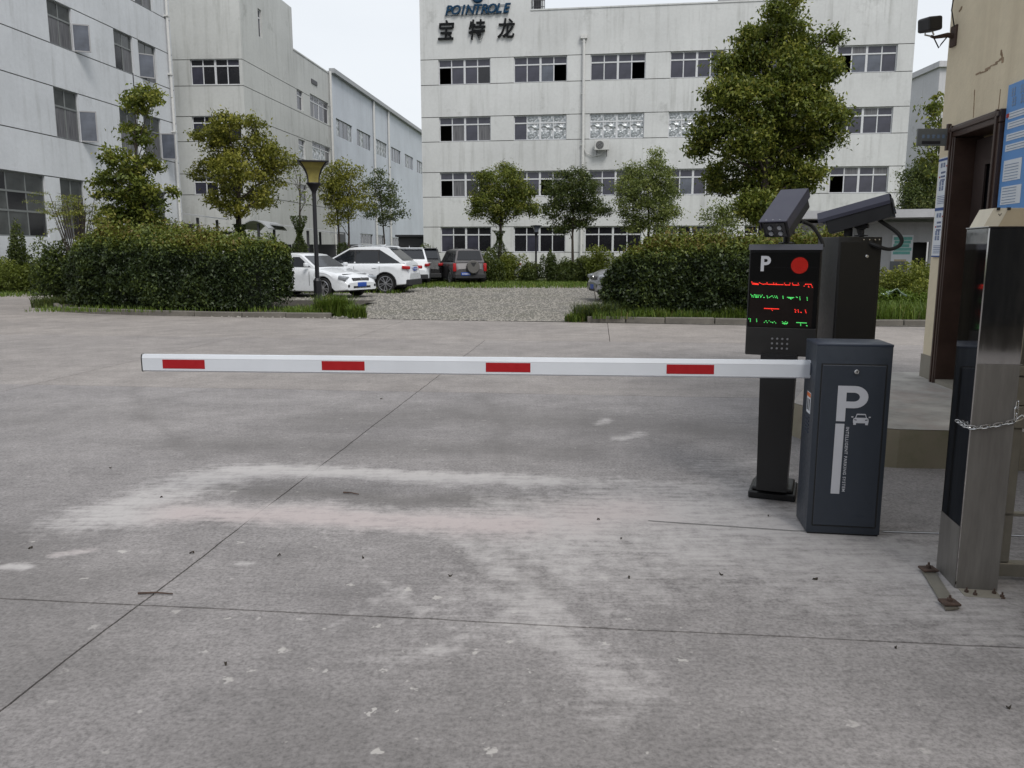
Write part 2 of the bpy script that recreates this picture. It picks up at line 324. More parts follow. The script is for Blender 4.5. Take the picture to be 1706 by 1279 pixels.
# ------------------------------------------------------------------ leaves and blades
def leaf_mesh(name, pos, size, tint, up=.5, wid=.45):
    n = len(pos); s = (size * RNG.uniform(.7, 1.25, n))[:, None]
    d = RNG.normal(size=(n, 3)); d[:, 2] -= .25; d /= np.linalg.norm(d, axis=1)[:, None]
    nn = RNG.normal(size=(n, 3)); nn[:, 2] += up * 2; nn -= d * (nn*d).sum(1)[:, None]; nn /= np.linalg.norm(nn, axis=1)[:, None] + 1e-9
    sd_ = np.cross(d, nn)
    a = pos - d*s*.5; c = pos + d*s*.5 - nn*s*.1; l = pos + sd_*s*wid*.5 + nn*s*.12; r = pos - sd_*s*wid*.5 + nn*s*.12
    v = np.stack([a, l, c, r], 1).reshape(-1, 3).astype('f4')
    return np_mesh(name, v, 4, np.repeat(tint, 4))
def np_mesh(name, v, k, tint):
    nf = len(v)//k; me = bpy.data.meshes.new(name); me.vertices.add(len(v)); me.vertices.foreach_set('co', v.ravel())
    me.loops.add(nf*k); me.loops.foreach_set('vertex_index', np.arange(nf*k, dtype='i4'))
    me.polygons.add(nf); me.polygons.foreach_set('loop_start', np.arange(0, nf*k, k, dtype='i4')); me.polygons.foreach_set('loop_total', np.full(nf, k, dtype='i4'))
    me.update(calc_edges=True)
    at = me.attributes.new('tint', 'FLOAT', 'POINT'); at.data.foreach_set('value', tint.astype('f4')); return me
def clumps(blobs, per_m2, clump_r, leaves_each, squash=.8):
    """blobs: (centre, radius) -> leaf positions in small twig clumps spread through each blob, thicker near its skin"""
    P = []; Tn = []
    for c, r in blobs:
        k = max(4, int(per_m2*r*r*4*4.0))
        q = RNG.normal(size=(k, 3)); q /= np.linalg.norm(q, axis=1)[:, None]; q *= (RNG.uniform(.25, 1, k)**.5)[:, None]*r; q[:, 2] *= squash
        cc = np.array(c)+q; ti = RNG.uniform(.1, .75, k)
        for j in range(k):
            m_ = int(leaves_each*1.35*RNG.uniform(.5, 1.4)); g = RNG.normal(size=(m_, 3))*clump_r*RNG.uniform(.6, 1.2); g[:, 2] *= .6
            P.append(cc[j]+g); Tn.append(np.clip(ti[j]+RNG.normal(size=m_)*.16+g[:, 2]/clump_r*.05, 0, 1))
    return np.concatenate(P), np.concatenate(Tn)
def tree(name, label, base, Y, blobs_px, leaf=.1, mat='leaf_camphor', dens=9, each=26, cl=.16, trunk_r=.09, top=None, group=None, trunk_mat='bark', spread=.5, ivy=False, stems=1):
    bx = A(base[0], 422, Y).x; root = thing(name, label, 'tree', (bx, Y, 0), group=group)
    s = Y/1347.; bl = []
    xs = [b_[0] for b_ in blobs_px]; half = (max(xs)-min(xs))*s/2+.01
    for (u, v, r) in blobs_px:
        c = A(u, v, Y); rad = r*s
        off = random.uniform(-1, 1)*spread*math.sqrt(max(0, 1-(abs(c.x-bx)/(half+rad))**2))*max(half, rad)
        bl.append((Vector((c.x-bx, off, c.z)), rad))
    P, Tn = clumps(bl, dens, cl, each)
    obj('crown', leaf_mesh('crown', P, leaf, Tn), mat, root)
    mb = MB(); zt = max(b_[0].z for b_ in bl)*.86 if top is None else top
    for st in range(stems):
        ox = (st-(stems-1)/2)*trunk_r*3; tr = []; n = 7
        for i in range(n):
            t = i/(n-1); tr.append(Vector((ox*(1+2*t)+math.sin(t*4+bx+st)*.08*t*zt*.3, math.cos(t*3+bx)*.05, t*zt)))
        mb.tube(tr, [trunk_r*(1.25 if i == 0 else 1)*(1-.8*i/(n-1)) for i in range(n)], 8)
        for c, r in bl[st::stems]:
            z0 = max(zt*.22, min(c.z-.5-r*.6, zt*.85)); t = z0/zt*(n-1); i = min(n-2, int(t)); p0 = tr[i].lerp(tr[i+1], t-i)
            mid = p0.lerp(c, .5)+Vector((random.uniform(-.1, .1), random.uniform(-.1, .1), .08)); rr = trunk_r*.4*(1-.6*z0/zt)
            mb.tube([p0, mid, c], [rr, rr*.6, rr*.22], 5)
            for q in range(3):
                e = c+Vector((random.uniform(-1, 1), random.uniform(-1, 1), random.uniform(-.3, 1)))*r*.75
                mb.tube([mid.lerp(c, .6), e], [rr*.35, rr*.1], 4)
    mb.build('trunk', trunk_mat, root, smooth=True)
    if ivy:
        k = ivy[1]; zz = RNG.uniform(0, ivy[0], k); an = RNG.uniform(0, 6.28, k); rr = (trunk_r*1.3+RNG.uniform(0, .12, k))*(1+.5*np.sin(zz*5))
        P = np.stack([rr*np.cos(an), rr*np.sin(an), zz], 1); obj('ivy', leaf_mesh('ivy', P, .1, RNG.uniform(0, .6, k)), 'leaf_dark', root)
    return root
def bush(name, label, cat, c, size, n, leaf=.08, mat='leaf_dark', group=None, tint=(.1, .8), core=True, lumps=9):
    root = thing(name, label, cat, c, group=group); sx, sy, sz = size
    bl = []
    for i in range(lumps):
        a = random.uniform(0, 6.28); q = random.uniform(0, .7)
        bl.append((np.array((math.cos(a)*sx*q, math.sin(a)*sy*q, sz*random.uniform(.25, .72)*(1-.35*q))), random.uniform(.3, .5)))
    k = n//lumps; P = []; tt = []
    for p, r in bl:
        d = RNG.normal(size=(k, 3)); d /= np.linalg.norm(d, axis=1)[:, None]; d *= (RNG.uniform(.3, 1, k)**.4)[:, None]
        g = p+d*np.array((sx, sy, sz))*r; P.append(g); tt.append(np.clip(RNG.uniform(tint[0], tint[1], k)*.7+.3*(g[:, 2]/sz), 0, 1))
    P = np.concatenate(P); tt = np.concatenate(tt); keep = P[:, 2] > .02; P = P[keep]; tt = tt[keep]
    obj('foliage', leaf_mesh('foliage', P, leaf, tt), mat, root)
    mb = MB()
    for p, r in bl[:5]: mb.tube([(0, 0, 0), (p[0]*.5, p[1]*.5, p[2]*.5), tuple(p)], [.03, .02, .01], 5)
    mb.build('stem', 'bark', root)
    return root
def blades(name, P, h, wd=.012, lean=.5):
    n = len(P); hh = (h*RNG.uniform(.4, 1.2, n))[:, None]; a = RNG.uniform(0, 6.28, n)
    d = np.stack([np.cos(a), np.sin(a), np.zeros(n)], 1); side = np.stack([-np.sin(a), np.cos(a), np.zeros(n)], 1)*wd/2
    le = (RNG.uniform(.1, lean, n))[:, None]; z = np.array((0, 0, 1.))
    p0 = P; p1 = P+z*hh*.6+d*hh*le*.35; p2 = P+z*hh*(1-.2*le)+d*hh*le
    v = np.stack([p0-side, p0+side, p1+side*.8, p1-side*.8, p1-side*.8, p1+side*.8, p2+side*.1, p2-side*.1], 1).reshape(-1, 3).astype('f4')
    return np_mesh(name, v, 4, np.repeat(np.clip(RNG.normal(.45, .25, n), 0, 1), 8))

# ================================================================== GROUND
PHI = R(-6.1); GX = Vector((math.cos(PHI), math.sin(PHI))); GY = Vector((-math.sin(PHI), math.cos(PHI))); GO = Vector((-1.56, 3.142))
def g2w(a, b): q = GO + GX*a + GY*b; return q.x, q.y
mb = MB(); mb.add([(-600, -300, -.09), (600, -300, -.09), (600, 900, -.09), (-600, 900, -.09)], [(0, 1, 2, 3)])
tag(mb.build('ground', 'earth'), kind='structure')
pave = thing('pavement', None, None); tag(pave, kind='structure')
mb = MB(); mb.add([(-60, -30, -.03), (40, -30, -.03), (40, 33, -.03), (-60, 33, -.03)], [(0, 1, 2, 3)]); mb.build('joint_bed', 'soil', pave)
def strokes(defs):
    out = []
    for pts, wpx, amp in defs:
        q = [G(u, v) for u, v in pts]
        out.append(([(p.x, p.y) for p in q], wpx, amp))
    return out
DUST = strokes([
    ([(330, 800), (390, 784), (450, 779), (520, 785), (640, 790), (760, 796), (900, 800)], .11, .9), ([(880, 800), (1050, 806), (1200, 816), (1290, 832)], .13, .6),
    ([(300, 815), (450, 783), (560, 787)], .16, .45),
    ([(180, 862), (330, 852), (460, 856), (600, 862), (720, 868), (850, 872), (980, 866)], .15, .9),
    ([(200, 850), (270, 822), (340, 800)], .24, .75), ([(100, 880), (230, 840)], .3, .3),
    ([(950, 866), (1060, 850), (1200, 858), (1330, 890)], .34, .85), ([(1040, 820), (1250, 850)], .3, .6),
    ([(1180, 905), (1400, 915), (1560, 940)], .42, .75), ([(1350, 960), (1600, 1010), (1700, 1030)], .36, .55),
    ([(720, 870), (820, 930), (900, 1010), (1010, 1190)], .12, .42), ([(930, 1080), (1080, 1160)], .10, .3), ([(700, 790), (860, 850), (960, 960)], .16, .35),
    ([(960, 1000), (760, 1080), (640, 1100)], .10, .28), ([(830, 900), (1080, 990)], .25, .28), ([(640, 990), (880, 1000)], .12, .2),
    ([(985, 705), (1010, 700)], .07, .6), ([(1030, 730), (1060, 724)], .07, .65), ([(1180, 775), (1260, 768)], .2, .5),
    ([(20, 945), (40, 948)], .04, .9), ([(100, 922), (150, 916)], .05, .7), ([(400, 942), (420, 942)], .03, .8), ([(395, 780), (620, 862)], .25, .18),
    ([(1000, 680), (1300, 700)], .5, .25), ([(640, 560), (1000, 565)], .8, .15), ([(1195, 800), (1325, 790)], .2, .4)])
PINK = strokes([([(300, 855), (460, 858), (600, 864), (720, 870), (850, 874)], .14, 1.0), ([(960, 860), (1040, 850)], .2, .7), ([(90, 920), (160, 915)], .06, .6)])
DARK = strokes([([(370, 812), (500, 820), (700, 832), (900, 838), (960, 850)], .14, .5), ([(840, 930), (900, 985)], .14, .35), ([(560, 700), (760, 690), (1250, 720)], .45, .4),
    ([(300, 740), (700, 745), (950, 750)], .3, .35), ([(790, 640), (835, 700), (840, 770)], .07, .2), ([(225, 630), (240, 690), (330, 760)], .08, .2), ([(0, 900), (60, 1100)], .4, .3),
    ([(700, 640), (1270, 645)], .3, .25), ([(1010, 545), (1180, 660)], .15, .2), ([(0, 700), (200, 690)], .6, .2), ([(500, 1250), (1100, 1270)], .4, .25)])
SPOT = strokes([([(0, 930), (450, 910)], .4, .95), ([(620, 1020), (1050, 1130)], .55, .95), ([(640, 1200), (1200, 1240)], .4, .95), ([(300, 1150), (1300, 1180)], .8, .5), ([(330, 800), (560, 800)], .25, .7),
    ([(900, 900), (1050, 1000)], .3, .6), ([(200, 1040), (700, 1130)], .4, .35)])
def warp(P):
    return P+np.array([[mn.noise((x*2.2, y*2.2, 1))*.10+mn.noise((x*8, y*8, 4))*.035, mn.noise((x*2.2, y*2.2, 9))*.07+mn.noise((x*8, y*8, 6))*.03] for x, y in P])
rs = random.Random(5); SCR = []                      # broom and drag scratches fanning over the dusty concrete
for i in range(150):
    k = rs.random()
    if k < .45: u, v = rs.uniform(520, 1080), rs.uniform(790, 960); du, dv = rs.uniform(50, 190), rs.uniform(.55, .95)
    elif k < .75: u, v = rs.uniform(820, 1100), rs.uniform(960, 1180); du, dv = rs.uniform(40, 160), rs.uniform(.7, 1.2)
    else: u, v = rs.uniform(560, 900), rs.uniform(960, 1080); du, dv = -rs.uniform(60, 200), -rs.uniform(.35, .55)
    SCR.append(([(u, v), (u+du*.5, v+du*dv*.5+rs.uniform(-4, 4)), (u+du, v+du*dv)], rs.uniform(.010, .03), rs.uniform(.12, .42)))
SCR = strokes(SCR)
def field(P, S):
    f = np.zeros(len(P))
    for pts, wd, amp in S:
        best = np.full(len(P), 1e9)
        for (x0, y0), (x1, y1) in zip(pts[:-1], pts[1:]):
            dx, dy = x1-x0, y1-y0; t = np.clip(((P[:, 0]-x0)*dx+(P[:, 1]-y0)*dy)/(dx*dx+dy*dy+1e-9), 0, 1)
            best = np.minimum(best, np.hypot(P[:, 0]-x0-t*dx, P[:, 1]-y0-t*dy))
        f = np.maximum(f, amp*np.clip(1.25-best/wd*.55, 0, 1)**1.2) if amp > .5 else f+amp*np.exp(-(best/wd)**2)*(1-f)
    return np.clip(f, 0, 1)
def rough1(t, seed, amp):
    return amp*(mn.noise((t*1.3, seed, 0))*1.6+mn.noise((t*6, seed, 3))*.8+mn.noise((t*25, seed, 7))*.45)
def slab(a0, a1, b0, b1, res, line, near_=False):
    """one cast slab; the edges wander like a cracked saw cut; line = which joint wanders how much"""
    na = max(1, int((a1-a0)/res)); nb = max(1, int((b1-b0)/res)); vs = []; fs = []
    for j in range(nb+1):
        for i in range(na+1):
            a = a0+(a1-a0)*i/na; b = b0+(b1-b0)*j/nb; g = .0048; z = 0
            if abs(a) < .001 and (i == 0 or i == na) and near_:
                xx, yy = g2w(a, b); dd = field(np.array([[xx, yy]]), DUST[:5])[0]; g *= max(.12, 1-1.1*dd)
            if i == 0: a += g+rough1(b, a0, line)
            if i == na: a += -g+rough1(b, a1, line)
            if j == 0: b += g+rough1(a, b0+50, line)+(.004*abs(mn.noise((a*3, 1, 1))) if b0 == 0 else 0)+abs(mn.noise((a*9, b0, 2)))*.006*(b0 == 0)
            if j == nb: b += -g+rough1(a, b1+50, line)
            x, y = g2w(a, b); vs.append((x, y, z+.002*mn.noise((x*.7, y*.7, 0))))
    for j in range(nb):
        for i in range(na): k = j*(na+1)+i; fs.append((k, k+1, k+na+2, k+na+1))
    n0 = len(vs); ring = [i for i in range(na+1)]+[j*(na+1)+na for j in range(1, nb+1)]+[nb*(na+1)+i for i in range(na-1, -1, -1)]+[j*(na+1) for j in range(nb-1, 0, -1)]
    for k in ring: x, y, z = vs[k]; vs.append((x, y, -.05))
    m_ = len(ring)
    for i in range(m_): fs.append((ring[(i+1) % m_], ring[i], n0+i, n0+(i+1) % m_))
    me = bpy.data.meshes.new('slab'); me.from_pydata(vs, [], fs); me.update()
    P = np.array(vs)[:, :2]
    nearby = abs(P[:, 0].mean()) < 7 and P[:, 1].mean() < 9.5
    if nearby: P0 = P; P = warp(P)
    for nm, S in (('dust', DUST), ('pink', PINK), ('dark', DARK), ('spots', SPOT)):
        at = me.attributes.new(nm, 'FLOAT', 'POINT')
        v = np.maximum(field(P, S), .35 if nm == 'spots' else 0) if nearby else np.zeros(len(P))
        if nm == 'dust' and nearby and near_: sc = field(P0, SCR); v = v+sc*(1-v)*.62
        at.data.foreach_set('value', v.astype('f4'))
    at = me.attributes.new('warm', 'FLOAT', 'POINT'); at.data.foreach_set('value', np.full(len(P), float(np.clip(.12+(b0 > 4)*.5+(b0 > 10)*.25+random.uniform(-.1, .1), 0, 1)), 'f4'))
    obj('slab', me, 'concrete', pave)
rows = [(-9, -4.5), (-4.5, 0), (0, 5.25), (5.25, 10.4), (10.4, 15.8)]
for ri, (b0, b1) in enumerate(rows):
    cols = [-30, -24, -17.6, -13.2, -8.8, -4.4, 0, 8.8, 13.2, 18] if ri < 4 else [-30, -24, -17.6, -13.2, -8.8, -2.3, 2.1, 6.5, 10.9, 15.3]
    for a0, a1 in zip(cols[:-1], cols[1:]):
        near = -4.5 <= a0 < 6 and ri in (1, 2)
        slab(a0, a1, b0, b1, .024 if near else (.12 if -9 < a0 < 9 and ri in (1, 2, 3) else .4), .005, near)
for a0, a1 in ((-30, -24), (-24, -17.6), (-17.6, -11.2)):
    for b0, b1 in ((15.8, 21.4), (21.4, 27.0)): slab(a0, a1, b0, b1, .5, .004)
# the saw-cut line that passes under the barrier cabinet, with a pale filler lip
mb = MB(); pts = [G(1080, 868), G(1325, 885), G(1470, 885), G(1700, 892), G(1900, 900)]
def strip(mb, pts, w_, z):
    for p, q in zip(pts[:-1], pts[1:]):
        d = (q-p).normalized(); n = Vector((-d.y, d.x, 0))*w_/2
        mb.add([p-n+Vector((0,0,z)), q-n+Vector((0,0,z)), q+n+Vector((0,0,z)), p+n+Vector((0,0,z))], [(0, 1, 2, 3)])
strip(mb, pts, .007, .004); mb.build('joint_seal', 'groove', pave)
mb = MB(); strip(mb, [p+Vector((0, -.012, 0)) for p in pts[2:]], .012, .004); mb.build('joint_lip', 'decal_white', pave)

# gravel yard and its loose stones, grass behind
GE = [(-11, 20.9), (-8.6, 18.9), (-6.2, 18.35), (-3.4, 17.95), (1.24, 17.0), (4.7, 16.3), (12, 15.6), (14, 38), (-14, 38)]
mb = MB(); mb.add([(x, y, .012) for x, y in GE], [tuple(range(len(GE)))]); tag(mb.build('gravel_yard', 'gravel'), kind='structure')
n = 15000; xs = RNG.uniform(-7, 6, n); ys = 17.2+19*RNG.uniform(0, 1, n)**1.6; ed = np.interp(xs, [p[0] for p in GE[:7]], [p[1] for p in GE[:7]]); k = ys > ed-.08+RNG.uniform(-.1, .1, n)
xs, ys = xs[k], ys[k]; n = len(xs); s = RNG.uniform(.010, .028, n)[:, None, None]*(1+ys[:, None, None]/60)
base = np.array([(1, 0, 0), (-.3, .9, 0), (-.8, -.7, 0), (.1, 0, .8)])[None]*s*RNG.uniform(.6, 1.3, (n, 4, 3))
v = base+np.stack([xs, ys, np.full(n, .010)], 1)[:, None, :]; tri = v[:, [0, 1, 3, 1, 2, 3, 2, 0, 3]].reshape(-1, 3).astype('f4')
tag(obj('loose_stones', np_mesh('loose_stones', tri, 3, np.zeros(n*9)), 'stone'), 'loose pale gravel stones strewn over the parking yard', kind='stuff')
# kerbs round the planting beds: single kerb stones in a row
def kerb_run(root, pts, step=1.0, w_=.13, h=.13):
    me = None
    for p, q in zip(pts[:-1], pts[1:]):
        p, q = Vector(p), Vector(q); L_ = (q-p).length; k = max(1, round(L_/step)); a = math.atan2(q.y-p.y, q.x-p.x)
        for i in range(k):
            c = p.lerp(q, (i+.5)/k)
            mb = MB(); mb.rbox(-L_/k/2+.006, L_/k/2-.006, -w_/2, w_/2, -.05, h, .015)
            mb.build('kerbstone', 'kerb_stone', root, mw=T(c.x, c.y, random.uniform(-.012, .008), 0, random.uniform(-.01, .01), a+random.uniform(-.012, .012)))
bed1 = thing('planting_bed', None, None); tag(bed1, kind='structure')
KL = [(-12.6, 23.6), (-12.3, 21.6), (-11.4, 20.2), (-10.1, 19.45), (-8.6, 18.95), (-6.2, 18.42), (-4.1, 18.1)]
kerb_run(bed1, [(x, y, 0) for x, y in KL])
mb = MB(); sp = KL+[(-4.0, 23.6)]; mb.add([(x, y+.02, .09) for x, y in sp], [tuple(range(len(sp)))]); mb.build('bed_soil', 'soil', bed1)
bed2 = thing('planting_bed', None, None); tag(bed2, kind='structure')
KR = [(1.6, 17.0), (3.2, 16.72), (5.2, 16.42), (7.0, 16.25), (12.5, 15.75)]
kerb_run(bed2, [(x, y, 0) for x, y in KR])
mb = MB(); sp = KR+[(12.5, 20.5), (1.7, 21.5)]; mb.add([(x, y+.02, .09) for x, y in sp], [tuple(range(len(sp)))]); mb.build('bed_soil', 'soil', bed2)

# ================================================================== BUILDINGS
def frame_mat(P, d, z=0):
    a = math.atan2(d[1], d[0]); return Matrix.Translation((P[0], P[1], z)) @ Matrix.Rotation(a, 4, 'Z')
def facade(root, mw, L_, H, ops, mat, grooves=(), u0=0, z0=0, depth=.22, gz=.042, ug=()):
    us = sorted({u0, L_, *[x for o in ops for x in o[:2]], *[x for g in ug for x in (g, g+gz)]}); zs = sorted({z0, H, *[x for o in ops for x in o[2:4]], *[x for g in grooves for x in (g-gz/2, g+gz/2)]})
    us = [u for u in us if u0 <= u <= L_]; zs = [z for z in zs if z0 <= z <= H]
    wl = MB(); grs = {}
    for i in range(len(us)-1):
        for j in range(len(zs)-1):
            a, b, c, d = us[i], us[i+1], zs[j], zs[j+1]; cu, cz = (a+b)/2, (c+d)/2
            if any(o[0] < cu < o[1] and o[2] < cz < o[3] for o in ops): continue
            if any(abs(cz-g) < gz/2 for g in grooves) or any(g < cu < g+gz for g in ug):
                key = next((g for g in grooves if abs(cz-g) < gz/2), 'v'); grs.setdefault(key, MB()).add([(a, .03, c), (b, .03, c), (b, .03, d), (a, .03, d)], [(0, 1, 2, 3)]); continue
            wl.add([(a, 0, c), (b, 0, c), (b, 0, d), (a, 0, d)], [(0, 1, 2, 3)])
    for g in grooves:
        for z in (g-gz/2, g+gz/2): wl.add([(u0, 0, z), (L_, 0, z), (L_, .03, z), (u0, .03, z)], [(0, 1, 2, 3)])
    for a, b, c, d in [o[:4] for o in ops]:
        for q in ([(a,0,c),(a,depth,c),(a,depth,d),(a,0,d)], [(b,0,c),(b,0,d),(b,depth,d),(b,depth,c)], [(a,0,c),(b,0,c),(b,depth,c),(a,depth,c)], [(a,0,d),(a,depth,d),(b,depth,d),(b,0,d)]):
            wl.add(q, [(0, 1, 2, 3)])
    w_ = wl.build('wall', mat, root, mw=mw)
    for gr in grs.values(): gr.build('wall_joint', 'groove', root, mw=mw)
    return w_
_pc = {}
def pane_mesh(w_, h, mat):
    k = (round(w_, 3), round(h, 3), mat)
    if k not in _pc:
        mb = MB(); mb.box(0, w_, -.006, .006, 0, h); me = bpy.data.meshes.new('pane'); me.from_pydata(mb.v, [], mb.f); me.materials.append(M[mat]); _pc[k] = me
    return _pc[k]
def window(root, mw, op, cols=4, transom=.31, kinds=None, fr='frame_white', mid=True, y=.10, t=.055, top=True, rows=None):
    """frame with mullions; every pane is a sub-part; kind None = sash slid open (dark gap)"""
    a, b, c, d = op[:4]; Wd, Hd = b-a, d-c; f = MB(); z_t = Hd*(1-transom) if top else Hd
    hs = rows or ([0, z_t, Hd] if top else [0, Hd]); cw = Wd/cols
    f.box(0, Wd, 0, .05, 0, t); f.box(0, Wd, 0, .05, Hd-t, Hd); f.box(0, t, 0, .05, t, Hd-t); f.box(Wd-t, Wd, 0, .05, t, Hd-t)
    for h in hs[1:-1]: f.box(t, Wd-t, -.012, .045, h-t*.7, h+t*.7)
    for i in range(1, cols):
        tt = t*(1.15 if (mid and i == cols//2) else .55)
        for z0_, z1_ in zip(hs[:-1], hs[1:]): f.box(i*cw-tt, i*cw+tt, -.006 if tt > t else 0, .046, max(t, z0_+t*.7), min(Hd-t, z1_-t*.7))
    w_ = f.build('window', fr, root, mw=mw @ T(a, y, c))
    for r_, (z0_, z1_) in enumerate(zip(hs[:-1], hs[1:])):
        for i in range(cols):
            kd = kinds(i, r_) if callable(kinds) else (kinds or 'glass_violet')
            if kd is None: continue
            x0 = i*cw+t*.4; x1 = (i+1)*cw-t*.4
            obj('pane', pane_mesh(x1-x0, z1_-z0_-t*.6, kd), None, w_, T(x0, .025, z0_+t*.3, random.uniform(-.006, .006), 0, random.uniform(-.006, .006)))
    return w_
def shell(root, mw, L_, D, H, mat, u0=0, parapet=.5, name='shell', trim0=None):
    """side and rear walls, flat roof behind the facade, dark sheet inside standing in for room shade"""
    mb = MB()
    for q in ([(u0,.0,0),(u0,D,0),(u0,D,H),(u0,.0,H)], [(L_,.0,0),(L_,.0,H),(L_,D,H),(L_,D,0)], [(u0,D,0),(L_,D,0),(L_,D,H),(u0,D,H)]): mb.add(q, [(0, 1, 2, 3)])
    mb.box(u0+.01, L_-.01, .3, D-.01, H-parapet-.2, H-parapet)
    mb.box((u0-.04) if trim0 is None else trim0, L_+.04, -.04, .3, H, H+.08)
    mb.build(name, mat, root, mw=mw)
    ib = MB(); ib.add([(u0+.05, 4, 0), (L_-.05, 4, 0), (L_-.05, 4, H-1), (u0+.05, 4, H-1)], [(0, 1, 2, 3)]); ib.build('room_shade', 'unlit_dark', root, mw=mw)  # near-black sheet painted as the shade of the rooms behind the windows

# ---- main office block, straight ahead
dM = unit(1, -.14); PM = A(706, 422, 52.2); PM = (PM.x, PM.y)
wm = lambda u, v: W(u, v, PM, dM)
MM = frame_mat(PM, dM)
Lm = wm(1497, 422)[0]; Hm = wm(900, 17)[1]
mainb = thing('office_building', 'long four storey white office building straight ahead with big letters on it', 'building')
cx = [(730, 817), (856, 945), (984, 1076), (1117, 1207), (1253, 1349), (1395, 1495)]
rz = [(wm(950, 91.5)[1], wm(950, 135)[1]), (wm(950, 190)[1], wm(950, 232)[1]), (wm(950, 284)[1], wm(950, 326)[1]), (wm(950, 377)[1], wm(950, 420)[1])]
ops = []; rows_ = []
for ri, (zt, zb) in enumerate(rz):
    for ci, (x0, x1) in enumerate(cx):
        a = wm(x0, 92)[0]; b = wm(x1, 92)[0]
        if ci == 2 and ri == 3: a = a-.2
        ops.append((a, b, zb, zt)); rows_.append((ci, ri))
zr = [z for p in rz for z in p]
facade(mainb, MM, Lm, Hm, ops, 'plaster_main', grooves=zr)
ur = wm(884, 20)[0]; shell(mainb, MM, Lm, 16, Hm, 'plaster_main', trim0=ur)
open_at = {(0, 0): 0, (1, 0): 3, (2, 0): 3, (5, 0): 0, (0, 1): 0, (0, 2): 0, (1, 2): 2, (5, 2): 0, (2, 3): None}
for o_, (ci, ri) in zip(ops, rows_):
    op_ = open_at.get((ci, ri), -1)
    def kinds(i, r_, ci=ci, ri=ri, op_=op_):
        if r_ == 0 and i == op_: return None
        if ri == 1 and ((ci == 1 and i >= 1) or ci in (2, 3)): return 'foil'
        if ri == 3: return 'glass_dark' if random.random() < .75 else 'glass_violet'
        if ci >= 4 and random.random() < .5: return 'curtain' if r_ else 'glass_violet'
        return random.choice(['glass_violet']*7+['glass_pale', 'curtain', 'glass_dark']) if r_ == 0 else 'glass_violet'
    window(mainb, MM, o_, 4, .31, kinds)
# raised stair tower at the left end, with a low pipe rail on the roof beside it
ur = wm(884, 20)[0]; mb = MB(); mb.box(0, ur, 0, 8, Hm+.0, Hm+3.2); mb.build('stair_tower', 'plaster_main', mainb, mw=MM)
mb = MB()
for i in range(7): mb.tube([(ur+.02+i*.13, .5, Hm), (ur+.02+i*.13, .5, Hm+1.1)], .022, 5)
for z in (.35, .7, 1.1): mb.tube([(ur, .5, Hm+z), (ur+.8, .5, Hm+z)], .02, 5)
mb.box(ur+.12, ur+.55, .7, 1.1, Hm, Hm+1.0); mb.build('roof_rail', 'metal_dark', mainb, mw=MM)
mb = MB(); u1 = wm(1200, 10)[0]; mb.box(u1, u1+1.8, 1.2, 2.0, Hm, Hm+.6); mb.box(u1+.3, u1+.5, 1.5, 1.7, Hm+.6, Hm+1.3); mb.build('roof_tank', 'roof_edge', mainb, mw=MM)
# rain pipe with brackets
up, zt_ = wm(973, 62); mb = MB(); mb.tube([(up, -.12, zt_), (up+.03, -.12, 8), (up-.02, -.12, 0)], .085, 8); mb.box(up-.2, up+.2, -.24, -.02, zt_-.1, zt_+.14)
for z in (2, 5, 8, 11, 14): mb.box(up-.12, up+.12, -.14, 0, z, z+.06)
mb.build('rain_pipe', 'pvc', mainb, mw=MM)
# wall lettering, on the stair tower
sg = thing('wall_sign', 'raised blue latin and black brush lettering high on the office building', 'sign', mw=MM)
ul, zl = wm(741, 19); u2, z2 = wm(846, 17); size = 1.06
word = 'POINTROLE'; stepw = (u2-ul)/8.75
for i, ch in enumerate(word):
    text_mesh(ch, .74, 'sign_blue', 'letter', sg, T(ul+.22+i*stepw, -.12, zl), ext=.05, shear=.28, off=.016, sx=1.0)
mb = MB(); mb.box(ul, u2, -.07, -.03, zl-.27, zl-.25); mb.box(ul+.1, u2, -.07, -.03, zl+.22, zl+.24); mb.build('mounting_rail', 'sign_blue', sg)
for ch, (u, v) in zip('宝特龙', ((743, 52.5), (794, 51), (843, 49))):
    x_, z_ = wm(u, v); text_mesh(ch, 1.22, 'sign_black', 'character', sg, T(x_, -.10, z_-.05), ext=.05, off=.016, sx=.88, shear=.10)
x_, z_ = wm(796, -6); mb = MB(); mb.lathe([(.02, -.12), (.32, -.12), (.38, -.08), (.38, -.02)], 20, T(x_, 0, z_), 'Y'); mb.build('round_emblem', 'sign_blue', sg)
# air conditioner outdoor unit
x_, z_ = wm(1003, 243); ac = thing('air_conditioner', 'white outdoor air conditioner unit on brackets under the foil covered window', 'air conditioner', mw=MM @ T(x_, -.36, z_))
MB().rbox(-.44, .44, -.16, .16, -.3, .3, .02).build('casing', 'ac_white', ac)
mb = MB(); mb.lathe([(.24, -.175), (.24, -.165)], 20, T(-.12, 0, 0), 'Y'); mb.build('fan_opening', 'metal_dark', ac)
mb = MB()
for k in range(4):
    r_ = .06+.05*k; mb.tube([(-.12+r_*math.cos(t*.524), -.185, r_*math.sin(t*.524)) for t in range(13)], .006, 4)
mb.build('fan_grille', 'ac_white', ac)
for sx_ in (-.3, .3):
    mb = MB(); mb.box(sx_-.025, sx_+.025, -.16, .34, -.36, -.31); mb.tube([(sx_, -.12, -.34), (sx_, .33, -.62)], .018, 5); mb.build('bracket', 'metal_dark', ac)
mb = MB(); mb.tube([(.1, .1, -.31), (-.1, .2, -.55), (-.55, .25, -.62), (-.95, .28, -.4), (-1.1, .28, -.1)], .025, 6); mb.build('pipe', 'pvc', ac)

